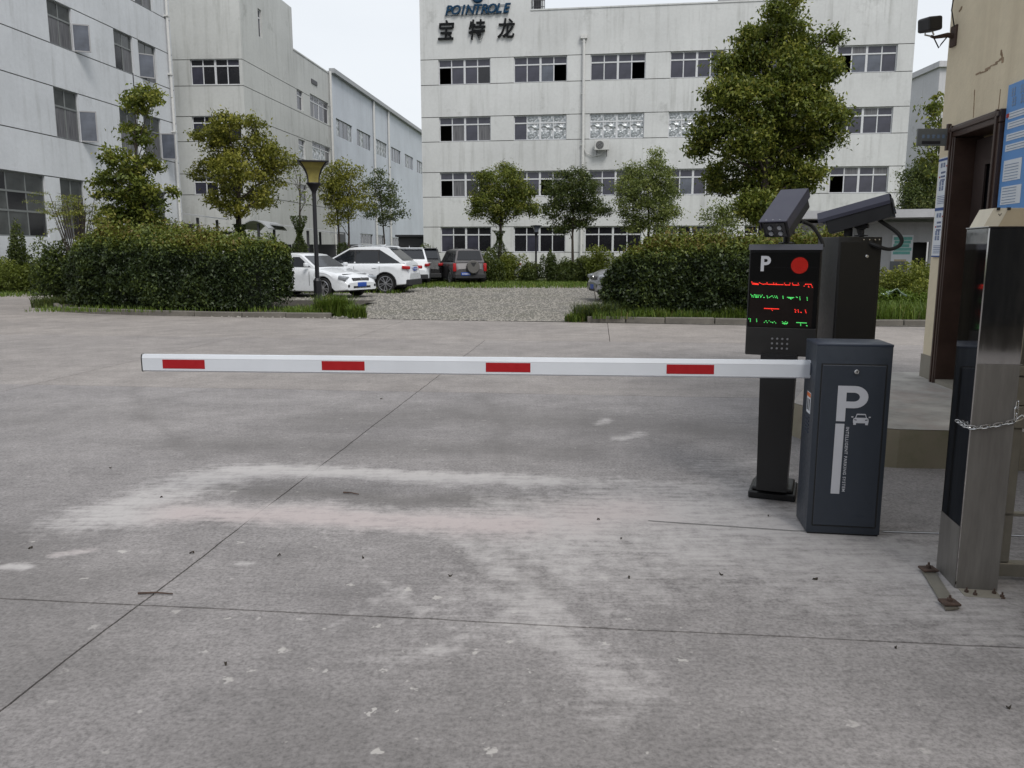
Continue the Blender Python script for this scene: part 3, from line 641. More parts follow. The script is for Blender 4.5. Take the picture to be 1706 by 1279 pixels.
# ---- left office wing (runs away from us on the left)
dL = unit(.1047, 1); PLc = A(308, 422, 46); PL = (PLc.x, PLc.y); wl_ = lambda u, v: W(u, v, PL, dL)
ML = frame_mat(PL, dL); u_a = -30.0
leftb = thing('office_building', 'white plastered office wing at far left with grey window frames and a long drainpipe', 'building')
def opx(u0, v0t, u1, v1t, v0b, v1b, f=wl_):
    a, zt0 = f(u0, v0t); b, zt1 = f(u1, v1t); _, zb0 = f(u0, v0b); _, zb1 = f(u1, v1b); return (a, b, (zb0+zb1)/2, (zt0+zt1)/2)
w1 = opx(77, 0, 118, 15, 68, 82); w2 = opx(188, 44, 220, 62, 112, 124); w3 = opx(229, 62, 259, 78, 128, 138)
w4 = opx(88, 141, 129, 153, 226, 236); w5 = opx(197, 178, 231, 190, 238, 244); w6 = opx(236, 185, 268, 196, 242, 250)
zf2 = (w1[3]+w2[3]+w3[3])/3, (w1[2]+w2[2]+w3[2])/3; zf1 = (w4[3]+w5[3])/2+.0, w4[2]
w8 = opx(99, 296, 139, 301, 396, 400); zg = w8[3]; w7 = (wl_(-60, 290)[0], wl_(74, 290)[0], w8[2]+.05, zg); w9 = (w2[0], w3[1], w8[2]-.9, zg)
def fx(w_, z): return (w_[0], w_[1], z[1], z[0])
OL = [fx(w1, zf2), fx(w2, zf2), fx(w3, zf2), fx(w4, zf1), (w2[0], w2[1], zf1[1], zf1[0]), (w3[0], w3[1], zf1[1], zf1[0]), w7, w8, w9]
pitch = zf2[0]-zf1[0]; OL += [(w2[0], w2[1], zf2[1]+pitch, zf2[0]+pitch), (w3[0], w3[1], zf2[1]+pitch, zf2[0]+pitch), (w1[0], w1[1], zf2[1]+pitch, zf2[0]+pitch)]
facade(leftb, ML, -.0, zf2[0]+pitch+2.5, OL, 'plaster_left', grooves=(zf2[0], zf2[1], zf1[0], zf1[1], zg, zf2[1]+pitch, zf2[0]+pitch), u0=u_a, gz=.045, depth=.25)
shell(leftb, ML, 0, 14, zf2[0]+pitch+2.5, 'plaster_left', u0=u_a)
def sash(w_, x, h, ang, mat='sash_grey', wd=.62, z=0):
    s_ = MB(); t = .05
    s_.box(0, wd, 0, .04, 0, t); s_.box(0, wd, 0, .04, h-t, h); s_.box(0, t, 0, .04, t, h-t); s_.box(wd-t, wd, 0, .04, t, h-t)
    m_ = T(x, -.03, z, 0, 0, ang); s_.build('open_sash', mat, w_, mw=m_)
    obj('pane', pane_mesh(wd-.1, h-.1, 'glass_pale'), None, w_, m_ @ T(.05, .02, .05))
for i, o_ in enumerate(OL):
    if i == 6: window(leftb, ML, o_, 4, 0, lambda a, r_: 'glass_green' if (a+r_) % 3 else 'glass_dark', 'frame_grey', False, rows=[0, (o_[3]-o_[2])*.4, (o_[3]-o_[2])*.7, o_[3]-o_[2]])
    else:
        wn = window(leftb, ML, o_, 2, .36, (lambda a, r_: 'glass_green' if r_ else ('curtain' if random.random() < .6 else 'glass_dark')), 'frame_grey', False)
        hh = (o_[3]-o_[2])*.64; ww = o_[1]-o_[0]
        if i in (0, 3): sash(wn, ww-.02, hh, R(-65), z=.03, wd=ww*.46)
        if i == 2: sash(wn, .03, hh, R(-50), z=.03, wd=ww*.46)
        if i == 5: sash(wn, ww-.02, hh, R(-80), z=.03, wd=ww*.46)
ud = wl_(286, 200)[0]; mb = MB(); mb.tube([(ud, -.12, 0), (ud, -.12, 16.5)], .075, 8)
for z in (2, 5, 8, 11, 14): mb.box(ud-.12, ud+.12, -.22, 0, z, z+.08)
mb.build('drainpipe', 'pvc', leftb, mw=ML)
x_, z_ = wl_(207, 143); mb = MB()
for dx, h in ((0, 1.1), (.7, .75), (1.3, .9)): mb.tube([(x_+dx, -.5, z_-.5), (x_+dx, -.5, z_-.5+h)], .025, 5)
mb.tube([(x_-.05, -.5, z_), (x_+1.35, -.5, z_+.03)], .025, 5); mb.tube([(x_, 0, z_-.2), (x_, -.5, z_-.2), (x_+1.3, -.5, z_-.2), (x_+1.3, 0, z_-.2)], .025, 5); mb.build('wall_bracket', 'metal_dark', leftb, mw=ML)

# ---- middle building: stair tower facing us, flank running away, then the tall shed
PT = A(420, 422, 50); PT = (PT.x, PT.y); dF = unit(.1047, 1); dA = unit(1, -.05)
wf = lambda u, v: W(u, v, PT, dF); MF = frame_mat(PT, dF)
wt = lambda u, v: W(u, v, PT, dA); MT = frame_mat(PT, dA)
midb = thing('factory_building', 'grey plastered factory building with stair tower between the office wing and the blue shed', 'building')
tr_ = [(98, 141), (193, 235), (295, 324), (385, 410)]
OT = []
for i, (vt, vb) in enumerate(tr_):
    a, zt = wt(316+i*3, vt); b, _ = wt(398+i*3, vt); _, zb = wt(357, vb); OT.append((a, b, zb, zt))
utl = wt(180, 300)[0]; ztw = wt(420, 0)[1]+2
gt = [wt(415, 98)[1], wt(415, 142)[1], wt(415, 193)[1], wt(415, 235)[1], wt(415, 289)[1], wt(415, 324)[1]]
facade(midb, MT, 0, ztw, OT, 'plaster_tower', grooves=gt, u0=utl)
for i, o_ in enumerate(OT): window(midb, MT, o_, 4, .27, lambda a, r_: 'glass_dark' if (a+r_) % 4 else 'glass_violet')
us = wf(487, 50)[0]; ush, zsh = wf(550, 121); H2 = wf(487, 82)[1]
OF = [opx(429, 13, 435, 17, 58, 63, wf), opx(494, 147, 504, 152, 180, 185, wf), opx(516, 155, 547, 172, 196, 204, wf), opx(497, 230, 508, 235, 262, 265, wf), opx(520, 234, 550, 246, 266, 271, wf), opx(500, 305, 511, 310, 335, 338, wf)]
O1, O2 = [o for o in OF if o[1] < us], [o for o in OF if o[0] >= us]
facade(midb, MF, us, ztw, O1, 'plaster_tower', grooves=gt)
facade(midb, MF, ush, H2, O2, 'plaster_tower', grooves=gt, u0=us)
for o_ in OF: window(midb, MF, o_, 4 if o_[1]-o_[0] > 2.5 else 1, .3, lambda a, r_: 'glass_violet' if r_ else random.choice(['foil', 'glass_violet', 'curtain']), mid=(o_[1]-o_[0] > 2.5))
mb = MB(); mb.add([(us, 0, H2), (us, 8, H2), (us, 8, ztw), (us, 0, ztw)], [(0, 1, 2, 3)])
mb.box(us, ush, .25, 12, H2-.5, H2-.3); mb.box(0, us, .1, 12, ztw-.3, ztw-.1); mb.box(us, ush, -.04, .25, H2, H2+.1)
mb.build('roof', 'plaster_tower', midb, mw=MF)
mb = MB(); mb.add([(0, 4, 0), (ush, 4, 0), (ush, 4, H2-1), (0, 4, H2-1)], [(0, 1, 2, 3)]); mb.build('room_shade', 'unlit_dark', midb, mw=MF)  # dark sheet in place of the shade inside the tower and flank
x_, z_ = wf(523, 137); mb = MB(); mb.box(x_-.6, x_+.6, -.06, -.005, z_-.15, z_+.15); mb.build('vent_grille', 'metal_dark', midb, mw=MF)
mb = MB(); x_, z_ = wf(590, 410); mb.box(wf(560, 400)[0], wf(572, 400)[0]+.5, -.04, .0, 0, 3.2); mb.build('gate_door', 'metal_dark', midb, mw=MF)
shed = thing('factory_shed', 'tall pale blue shed with a row of small high windows and a gutter', 'building')
Ls = wf(712, 300)[0]; OS = []
for a, b, vt0, vt1, vb0, vb1 in ((559, 586, 193, 205, 222, 235), (594, 617, 213, 224, 239, 250), (626, 644, 231, 240, 254, 263), (651, 667, 244, 252, 268, 275), (674, 688, 257, 264, 278, 284), (694, 706, 269, 274, 289, 294)):
    OS.append(opx(a, vt0, b, vt1, vb0, vb1, wf))
zt, zb = sum(o[3] for o in OS)/6, sum(o[2] for o in OS)/6; OS = [(o[0], o[1], zb, zt) for o in OS]
OG = [opx(600, 388, 621, 391, 404, 405, wf), opx(626, 391, 640, 392, 405, 406, wf), opx(653, 395, 669, 397, 412, 413, wf), opx(676, 398, 690, 399, 414, 415, wf)]
OG = [(o[0], o[1], .9, o[3]) for o in OG]
MS = MF @ T(0, -.02, 0)
facade(shed, MS, Ls, zsh, OS+OG, 'cladding_blue', u0=ush, grooves=())
for o_ in OS: window(shed, MS, o_, 4, 0, lambda a, r_: random.choice(['foil', 'glass_pale', 'foil', 'glass_violet']), 'frame_grey', False, rows=[0, o_[3]-o_[2]])
for o_ in OG: window(shed, MS, o_, 4, .4, 'glass_dark', 'frame_white', False)
mb = MB(); mb.box(ush, Ls, -.35, .1, zsh, zsh+.35); mb.box(ush+.2, Ls, .1, 20, zsh+.1, zsh+.2); mb.build('gutter', 'roof_edge', shed, mw=MF)
for u in (553, 623, 647):
    x_ = wf(u, 300)[0]; mb = MB(); mb.tube([(x_, -.16, 0), (x_, -.16, zsh)], .1, 6); mb.build('rain_pipe', 'pvc', shed, mw=MF)
mb = MB(); mb.add([(ush, 4, 0), (Ls, 4, 0), (Ls, 4, zsh-1), (ush, 4, zsh-1)], [(0, 1, 2, 3)]); mb.build('room_shade', 'unlit_dark', shed, mw=MF)  # room shade behind the shed windows, put into the colour
# dark annex between shed and office block
c = A(694, 395, 60); mb = MB(); mb.box(-1.2, 1.4, -1, 3, 0, c.z); mb.box(-1.4, 1.6, -1.3, 3.2, c.z+.003, c.z+.15)
an = mb.build('gatehouse_annex', 'metal_dark'); an.location = (c.x, 60, 0); tag(an, 'small dark shed in the gap between the blue shed and the office block', 'shed')

# bike canopies in front of the stair tower
def canopy(u0, u1, vt, Y, lab, curved):
    a, b = A(u0, vt, Y), A(u1, vt, Y); root = thing('bicycle_canopy', lab, 'canopy', ((a.x+b.x)/2, Y, 0), group='canopies in front of the stair tower'); w_ = (b.x-a.x)/2; H_ = a.z
    mb = MB(); n = 9
    for i in range(n-1):
        x0, x1 = -w_+2*w_*i/(n-1), -w_+2*w_*(i+1)/(n-1); f = lambda x: H_+(.42*(1-(x/w_)**2)-.4 if curved else -.14*x)
        mb.add([(x0, -1.5, f(x0)), (x1, -1.5, f(x1)), (x1, 2, f(x1)), (x0, 2, f(x0)), (x0, -1.5, f(x0)+.06), (x1, -1.5, f(x1)+.06), (x1, 2, f(x1)+.06), (x0, 2, f(x0)+.06)], [(0, 3, 2, 1), (4, 5, 6, 7), (0, 1, 5, 4), (2, 3, 7, 6), (1, 2, 6, 5), (3, 0, 4, 7)])
    mb.build('roof', 'canopy', root)
    for q in (-1.2, 1.6): mb = MB(); mb.box(w_*.2-.06, w_*.2+.06, q-.06, q+.06, 0, H_-.1); mb.build('post', 'metal_dark', root)
canopy(321, 358, 361, 44, 'flat pale canopy roof beside the black lamp head, left of the curved one', False)
canopy(414, 460, 370, 44, 'curved grey canopy roof right of the yellow green tree', True)
canopy(464, 560, 382, 45, 'low flat grey canopy behind the ivy covered bare tree', False)
# low wall panels under the canopies
lw = thing('panel_fence', 'dark grey panel fence behind the left hedge and canopies', 'fence'); a = A(375, 400, 45.5)
for i in range(6): MB().box(i*1.25, i*1.25+1.2, -.03, .03, 0, 1.95).build('panel', 'metal_dark', lw, mw=T(a.x+.0, 45.5, 0))

# ---- low building on the right, behind the weeds
lowb = thing('low_building', 'low grey building with flat overhanging roof, doorway and wall poster at right', 'building')
Pw = (A(1462, 422, 30).x, 30.); dW = unit(1, -.35); ww_ = lambda u, v: W(u, v, Pw, dW); MW = frame_mat(Pw, dW)
zr_ = ww_(1500, 370)[1]; dr = (ww_(1521, 403)[0], ww_(1549, 403)[0], 0, ww_(1521, 403)[1])
facade(lowb, MW, 9, zr_, [dr], 'plaster_shed', u0=-.9, grooves=())
mb = MB(); mb.box(ww_(1484, 420)[0], dr[0]-.15, -.03, -.004, 0, ww_(1500, 435)[1]); mb.box(dr[1]+.1, 9, -.03, -.004, 0, ww_(1500, 435)[1]); mb.build('painted_dado', 'plaster_low', lowb, mw=MW)
mb = MB(); mb.box(dr[0], dr[1], .6, .65, 0, dr[3]); mb.build('doorway_shade', 'unlit_dark', lowb, mw=MW)  # dark sheet painted as the shade inside the doorway
zz_ = ww_(1480, 366)[1]
mb = MB(); mb.box(-4.6, 9.4, -1.5, 6, zz_+.02, zz_+.30); mb.build('roof_slab', 'plaster_far', lowb, mw=MW)
mb = MB(); mb.box(-3.9, -.9, -.25, 5, 0, zr_); mb.build('side_room', 'plaster_far', lowb, mw=MW)
x_, z_ = ww_(1503, 419); pst = thing('wall_poster', 'faded teal wall poster beside the dark doorway of the low building', 'poster', mw=MW @ T(x_, -.012, z_))
MB().box(-.36, .34, -.004, .004, -.5, .6).build('sheet', 'paper', pst)
mb = MB()
for k in range(5): mb.box(-.31+.03*(k % 2), .3-.04*(k % 3), -.008, -.0045, .42-k*.13, .53-k*.13)
mb.build('print', 'ink_green', pst); MB().box(-.25, .15, -.008, -.0045, -.42, -.28).build('print', 'box_beige', pst)
# far white block seen past the office building
c = A(1585, 112, 75); fb = thing('apartment_block', 'far pale building corner seen between the office block and the gatehouse', 'building', (c.x, 75, 0))
MB().box(-1.0, 12, 0, 14, 0, c.z).build('wall', 'plaster_far', fb); MB().box(-1.25, 12.3, -.3, 14.2, c.z+.002, c.z+.5).build('parapet', 'plaster_far', fb)
for z in (6, 9.3, 12.6): MB().box(1.2, 2.6, -.03, -.003, z, z+1.5).build('window', 'glass_violet', fb)
# unseen dark block added behind the camera to darken reflections in the post
bb = thing('reflection_block', 'unseen long dark block added behind the viewpoint to darken steel post reflections', 'building', (-8, -12, 0))
MB().box(-22, 30, -10, 0, 0, 6.5).build('wall', 'unlit_dark', bb); MB().box(-23, 31, -10.5, .8, 6.502, 6.9).build('roof', 'roof_edge', bb)

# ================================================================== GATEHOUSE
dG = unit(-.11, -1); PG = (3.99, 7.7); wg = lambda u, v: W(u, v, PG, dG); PZ = .27
MG = frame_mat(PG, dG)
gh = thing('gatehouse', 'beige plastered gatehouse at the right edge with a brown door', 'building')
ua, zt = wg(1592, 212); ub, zt2 = wg(1681, 178); zt = (zt+zt2)/2+.0
dtop = zt; dob = (ua+.02, ub-.02, PZ, dtop-.02)
facade(gh, MG, 8.2, 5.2, [dob], 'plaster_beige', z0=PZ+.22, depth=.24)
mb = MB(); mb.box(-.012, dob[0], -.012, .1, PZ, PZ+.22); mb.box(dob[1], 8.2, -.012, .1, PZ, PZ+.22); mb.build('skirting', 'plaster_skirt', gh, mw=MG)
mb = MB(); mb.add([(0, 0, PZ), (0, 3, PZ), (0, 3, 5.2), (0, 0, 5.2)], [(0, 3, 2, 1)]); mb.add([(0, 3, PZ), (8.2, 3, PZ), (8.2, 3, 5.2), (0, 3, 5.2)], [(0, 1, 2, 3)]); mb.build('rear_wall', 'plaster_beige', gh, mw=MG)
mb = MB(); mb.box(-.3, 8.5, -.35, 3.3, 5.203, 5.4); mb.build('roof', 'plaster_beige', gh, mw=MG)
mb = MB(); fw = .105
def jamb(mb, x0, x1, z0, z1):
    mb.rbox(x0, x1, -.05, .20, z0, z1, .006); 
jamb(mb, dob[0], dob[0]+fw, PZ, dtop-fw); jamb(mb, dob[1]-.06, dob[1], PZ, dtop-fw); jamb(mb, dob[0], dob[1], dtop-fw+.002, dtop)
mb.rbox(dob[0]+.03, dob[0]+.055, -.066, -.048, PZ, dtop, .003); mb.rbox(dob[0]+.08, dob[0]+.1, -.062, -.048, PZ, dtop-fw, .003)
mb.rbox(dob[1]-.055, dob[1]-.03, -.066, -.048, PZ, dtop, .003); mb.rbox(dob[0], dob[1], -.066, -.048, dtop-.055, dtop-.02, .003)
mb.build('door_frame', 'brown_frame', gh, mw=MG)
lx0 = dob[0]+fw+.012; lx1 = dob[1]-.065
gx0, gz1 = wg(1641, 262); gx1, gz0 = wg(1665, 352); gx0 -= .28; gx1 = gx1-.27
lf = MB(); lf.box(lx0, gx0, .13, .175, PZ+.04, dtop-fw-.03); lf.box(gx1, lx1, .13, .175, PZ+.04, dtop-fw-.03); lf.box(gx0, gx1, .13, .175, PZ+.04, gz0); lf.box(gx0, gx1, .13, .175, gz1, dtop-fw-.03)
for a, b, c, d in ((gx0, gx1, gz1-.03, gz1), (gx0, gx1, gz0, gz0+.03), (gx0, gx0+.03, gz0+.03, gz1-.03), (gx1-.03, gx1, gz0+.03, gz1-.03)): lf.box(a, b, .115, .1295, c, d)
dl = lf.build('door', 'brown_leaf', gh, mw=MG)
mb = MB(); mb.box(gx0, gx1, .148, .154, gz0, gz1); mb.build('pane', 'glass_dark', dl)
mb = MB(); hx = gx1+.1; mb.rbox(hx-.02, hx+.02, .117, .1295, 1.25, 1.5, .004); mb.tube([(hx, .125, 1.38), (hx, .07, 1.38), (hx-.12, .065, 1.38)], .011, 6); mb.build('handle', 'chrome', dl)
mb = MB(); mb.add([(dob[0], .6, PZ), (dob[1], .6, PZ), (dob[1], .6, dtop), (dob[0], .6, dtop)], [(0, 1, 2, 3)]); mb.build('dark_interior', 'unlit_dark', gh, mw=MG)  # near-black sheet stands in for shade in the room behind the door
mb = MB(); mb.box(dob[0]+.02, dob[1], -.04, .55, PZ-.01, PZ+.035); mb.build('threshold', 'plaster_skirt', gh, mw=MG)
flat('crack_brown', (.28, .20, .13), .9, var=.3)
# cracks and scars in the plaster over the door
mb = MB()
def crack(mb, pts, w_=.006):
    q = [wg(*p) for p in pts]
    for (x0, z0), (x1, z1) in zip(q[:-1], q[1:]):
        n = 6
        for i in range(n):
            a, b = i/n, (i+1)/n; j = lambda t: mn.noise((t*9+x0*7, z0*5, 1))*.02
            xa, za, xb, zb = x0+(x1-x0)*a, z0+(z1-z0)*a+j(a), x0+(x1-x0)*b, z0+(z1-z0)*b+j(b); ww = w_*random.uniform(.4, 1.6)
            mb.box(min(xa, xb)-ww/2, max(xa, xb)+ww/2, -.0035, .001, min(za, zb)-ww/2, max(za, zb)+ww/2)
for pts_, w0 in (([(1626, 125), (1650, 112), (1668, 98)], .004), ([(1622, 195), (1624, 150)], .003), ([(1664, 180), (1667, 150)], .006), ([(1668, 85), (1671, 100)], .014), ([(1598, 20), (1603, 12)], .008)):
    mb = MB(); crack(mb, pts_, w0); tag(mb.build('plaster_crack', 'crack_brown', gh, mw=MG), kind='stuff')
# notices
def notice(name, lab, cat, px, mat, frame=None):
    (u0, vt), (u1, vb) = px; a, z1 = wg(u0, vt); b, z0 = wg(u1, vb); t = thing(name, lab, cat, mw=MG @ T(a, -.012, z0)); MB().rbox(0, b-a, -.004, .008, 0, z1-z0, .002).build('sheet', mat, t); return t, b-a, z1-z0
def glyph(mb, x, z, s):
    """one dense printed character, strokes too small to read in the photograph"""
    k = random.random()
    for i in range(3): mb.box(x, x+s*.85, -.0062, -.0042, z+s*(.12+.3*i), z+s*(.2+.3*i))
    for i in range(2): mb.box(x+s*(.15+.45*i+.1*k), x+s*(.25+.45*i+.1*k), -.0064, -.0042, z, z+s*.9)
n1, w1_, h1_ = notice('wall_notice', 'narrow white notice with blue characters, beside the brown door frame', 'notice', ((1568, 264), (1571, 428)), 'paper')
mb = MB(); rd = MB(); bl = MB()
for a_, b_ in ((h1_-.03, h1_-.01), (h1_*.47, h1_*.5), (0, .012)): MB().box(0, w1_, -.0062, -.0042, a_, b_).build('ruled_line', 'ink_blue', n1)
for base_ in (h1_*.5, 0):
    for r_, (zf, s_) in enumerate(((.40, .045), (.34, .02), (.30, .02), (.265, .02), (.22, .045), (.17, .045))):
        for i in range(2 if s_ > .03 else 4): glyph(mb, w1_*(.22 if s_ > .03 else .3)+i*s_*1.25, base_+h1_*zf, s_)
    for r_ in range(5): bl.box(w1_*.15, w1_*.85, -.0062, -.0042, base_+h1_*(.04+.018*r_), base_+h1_*(.04+.018*r_)+.004)
    rd.box(w1_*.15, w1_*.25, -.0062, -.0042, base_+h1_*.3, base_+h1_*.315); rd.box(w1_*.75, w1_*.85, -.0062, -.0042, base_+h1_*.4, base_+h1_*.415)
tag(mb.build('printed_text', 'ink_blue', n1), kind='stuff'); tag(bl.build('small_print', 'ink_blue', n1), kind='stuff'); tag(rd.build('red_mark', 'ink_red', n1), kind='stuff')
n2, w2_, h2_ = notice('notice_board', 'large sky blue notice board with white text boxes right of the brown door', 'notice board', ((1684, 142), (1760, 350)), 'board_blue')
wb = MB(); gb = MB(); rb_ = MB()
for r_ in range(2):
    for i in range(4): glyph(gb, .06+i*.13+.02*r_, h2_*(.90-.075*r_), .075)
for i, (zf, hf) in enumerate(((.735, .05), (.66, .05), (.57, .05), (.49, .05), (.26, .16), (.08, .14))):
    wb.box(.05, w2_*.93 if i < 4 else .32+.03*(i % 2), -.0062, -.0042, h2_*zf, h2_*(zf+hf))
    for k in range(2 if i < 4 else 6): gb.box(.07, .28 if i > 3 else .5, -.0078, -.0064, h2_*(zf+.012+.022*k), h2_*(zf+.017+.022*k))
rb_.box(.02, .06, -.0085, -.0066, h2_*.75, h2_*.78)
wb.build('text_box', 'paper', n2); tag(gb.build('printed_text', 'ink_grey', n2), kind='stuff'); rb_.build('red_mark', 'ink_red', n2)
a0, z0_ = wg(1661, 250); b0, z1_ = wg(1664, 296); ps, _, _ = 0, 0, 0
MB().rbox(0, .05, -.003, .003, 0, .26, .001).build('paper_slip', 'paper', dl, mw=T(wg(1655, 270)[0]-.27, .118, 2.05))
# hanging name plate beside the door head
p0, zz = wg(1588, 214); _, zb_ = wg(1588, 242); q = MG @ Vector((p0, -.02, 0)); q2 = A(1528, 218, q.y); pl_ = abs(q.x-q2.x)
pls = thing('hanging_plate', 'faded grey name plate sticking out beside the head of the brown door', 'sign', (q.x, q.y, (zz+zb_)/2))
hh = (zz-zb_)/2; MB().rbox(-pl_, -.03, -.009, .009, -hh, hh, .003).build('plate', 'frame_grey', pls)
MB().rbox(-.035, .0, -.016, .016, -hh-.04, hh+.04, .003).build('bracket', 'brown_frame', pls)
mb = MB()
for i in range(6): mb.box(-pl_*.85+i*.045, -pl_*.85+i*.045+.02, -.0105, -.0092, -.01, .022); mb.box(-pl_*.85+i*.045-.006, -pl_*.85+i*.045+.026, -.0112, -.0106, .0+.006*(i % 3), .005+.006*(i % 3))
mb.build('printed_text', 'ink_grey', pls); MB().box(-pl_*.85, -.09, -.0105, -.0092, -hh*.8, -hh*.45).build('dark_band', 'metal_dark', pls)
# floodlight on its arm
p0, z0_ = wg(1591, 60); q = MG @ Vector((p0, 0, 0)); e = A(1551, 58, q.y); h_ = A(1548, 41, q.y)
fl = thing('security_camera', 'small black security camera on a rusty arm at the top corner of the gatehouse', 'security camera', (q.x, q.y, z0_))
mb = MB(); mb.rbox(-.02, .0, -.05, .05, -.09, .09, .004); mb.tube([(-.01, 0, 0), (-.07, 0, .01), (e.x-q.x+.03, 0, -.01), (e.x-q.x, 0, 0)], [.022, .022, .014, .012], 7); mb.build('arm', 'rust', fl)
mb = MB(); hx, hz = h_.x-q.x, h_.z-z0_; mb.rbox(-.07, .07, -.09, .07, -.06, .06, .018, T(hx, 0, hz, R(4), R(-8), R(12)), 2); hd = mb.build('head', 'housing_dark', fl)
mb = MB(); mb.tube([(hx-.03, 0, hz-.05), (hx-.03, 0, e.z-z0_), (e.x-q.x, 0, e.z-z0_-.01)], .008, 5); mb.tube([(hx+.03, 0, hz-.05), (hx+.05, 0, e.z-z0_)], .008, 5); mb.build('yoke', 'chrome', fl)
mb = MB(); mb.tube([(e.x-q.x+.02, 0, 0), (e.x-q.x+.08, .0, -.10), (-.12, 0, -.07), (-.05, 0, .02)], .006, 5); mb.tube([(-.02, -.01, .08), (-.05, .0, .22), (-.01, .02, .6), (.0, .03, 1.2)], .006, 5); mb.build('cable', 'rubber', fl)

# raised concrete step
st = thing('step_platform', 'low mossy concrete platform in front of the gatehouse door', 'platform')
cr = [(2.50, 5.42), (2.56, 5.34), (2.64, 5.31)]; P_ = cr+[(7, 4.86), (7, 9), (4.15, 7.95), (3.1, 8.0), (2.25, 6.3)]
mb = MB(); mb.add([(x, y, PZ) for x, y in P_], [tuple(range(len(P_)))]); mb.build('top', 'platform', st)
bm = bmesh.new(); lo = [bm.verts.new((x, y, -.04)) for x, y in P_]; hi = [bm.verts.new((x, y, PZ-.004)) for x, y in P_]; n = len(P_)
for i in range(n): bm.faces.new((lo[i], lo[(i+1) % n], hi[(i+1) % n], hi[i]))
bm.faces.new(hi)
bmesh.ops.subdivide_edges(bm, edges=[e_ for e_ in bm.edges if abs(e_.verts[0].co.z-e_.verts[1].co.z) < .01], cuts=12)
for v_ in bm.verts:
    if v_.co.z < .2: v_.co.y += .02*mn.noise(v_.co*4); v_.co.x += .02*mn.noise(v_.co*5)
me = bpy.data.meshes.new('side'); bm.to_mesh(me); bm.free(); obj('side', me, 'mossy_concrete', st)

# ================================================================== GATE POST AND GATE
pa = R(-9.5); post = thing('gate_post', 'tall square stainless steel gate post in the right foreground, chained', 'post', (1.943, 3.311, 0), pa)
PW, PD, PH = .172, .235, 1.555
mb = MB(); b = .004
z_f, z_s = .995, .28
def col(mb, x0, x1, y0, y1, z0, z1): mb.rbox(x0, x1, y0, y1, z0, z1, .004)
col(mb, 0, PW, 0, PD, .0, PH); mb.build('column', 'stainless', post)
MB().add([(.003, -.0015, .0), (PW-.003, -.0015, .0), (PW-.003, -.0015, z_f), (.003, -.0015, z_f)], [(0, 1, 2, 3)]).build('protective_film', 'stainless_film', post)
MB().add([(-.0015, PD-.003, 0), (-.0015, .003, 0), (-.0015, .003, z_s), (-.0015, PD-.003, z_s)], [(0, 1, 2, 3)]).build('protective_film', 'stainless_film', post)
MB().rbox(-.003, PW+.003, -.003, PD+.003, PH, PH+.004, .001).build('cap', 'stainless', post)
for x, y in ((.03, -.045), (.055, -.07), (PW-.03, -.04), (PW-.012, -.075)):
    mb = MB(); mb.lathe([(.014, 0), (.014, .004), (.009, .005), (.009, .014), (.004, .015), (.004, .026)], 6, T(x, y, 0)); mb.build('anchor_bolt', 'rust', post)
MB().rbox(.01, PW-.01, -.085, -.005, -.002, .005, .002).build('foot_plate', 'plaster_skirt', post)
# bracket plate fixed to the ground
pl = thing('floor_bracket', 'rusty flat steel strap bolted to the ground left of the steel post', 'bracket', (0, 0, 0)); a, b_, c, d = [G(*p) for p in ((1533, 950), (1553, 948), (1597, 1017), (1575, 1019))]
mb = MB(); v_ = [a, b_, c, d]; mb.add([(p.x, p.y, .005) for p in v_]+[(p.x, p.y, .013) for p in v_], [(3, 2, 1, 0), (4, 5, 6, 7), (0, 1, 5, 4), (1, 2, 6, 5), (2, 3, 7, 6), (3, 0, 4, 7)]); mb.build('strap', 'gate_steel', pl)
for t in (.08, .9):
    m_ = (a+b_)/2*(1-t)+(c+d)/2*t; MB().rbox(m_.x-.035, m_.x+.035, m_.y-.03, m_.y+.03, .013, .024, .003).build('plate', 'rust', pl)
    mb = MB(); mb.lathe([(.012, .024), (.012, .036), (.006, .038), (.005, .05)], 6, T(m_.x, m_.y, 0)); mb.build('anchor_bolt', 'rust', pl)
# box standing on top of the post
q = A(1680, 361, 3.36); bx = thing('cream_box', 'cream plastic box lying on top of the steel gate post', 'box', (q.x+.02, 3.42, PH+.005), pa)
mb = MB(); mb.prism([(-.10, 0), (.16, 0), (.16, .075), (-.066, .075)], -.06, .09); mb.build('body', 'box_cream', bx)
mb = MB(); mb.add([(-.045, -.0625, 0), (.155, -.0625, 0), (.155, -.0625, .073), (-.012, -.0625, .073)], [(0, 1, 2, 3)]); mb.build('front_panel', 'box_beige', bx)
for x in (-.05, -.01): MB().box(x-.006, x+.006, -.064, -.05, .066, .0775).build('clip', 'rubber', bx)
mb = MB(); mb.tube([(-.048, -.0605, .052), (-.042, -.0608, .044), (-.036, -.0605, .053)], .0015, 4); mb.build('scratch_mark', 'rubber', bx)
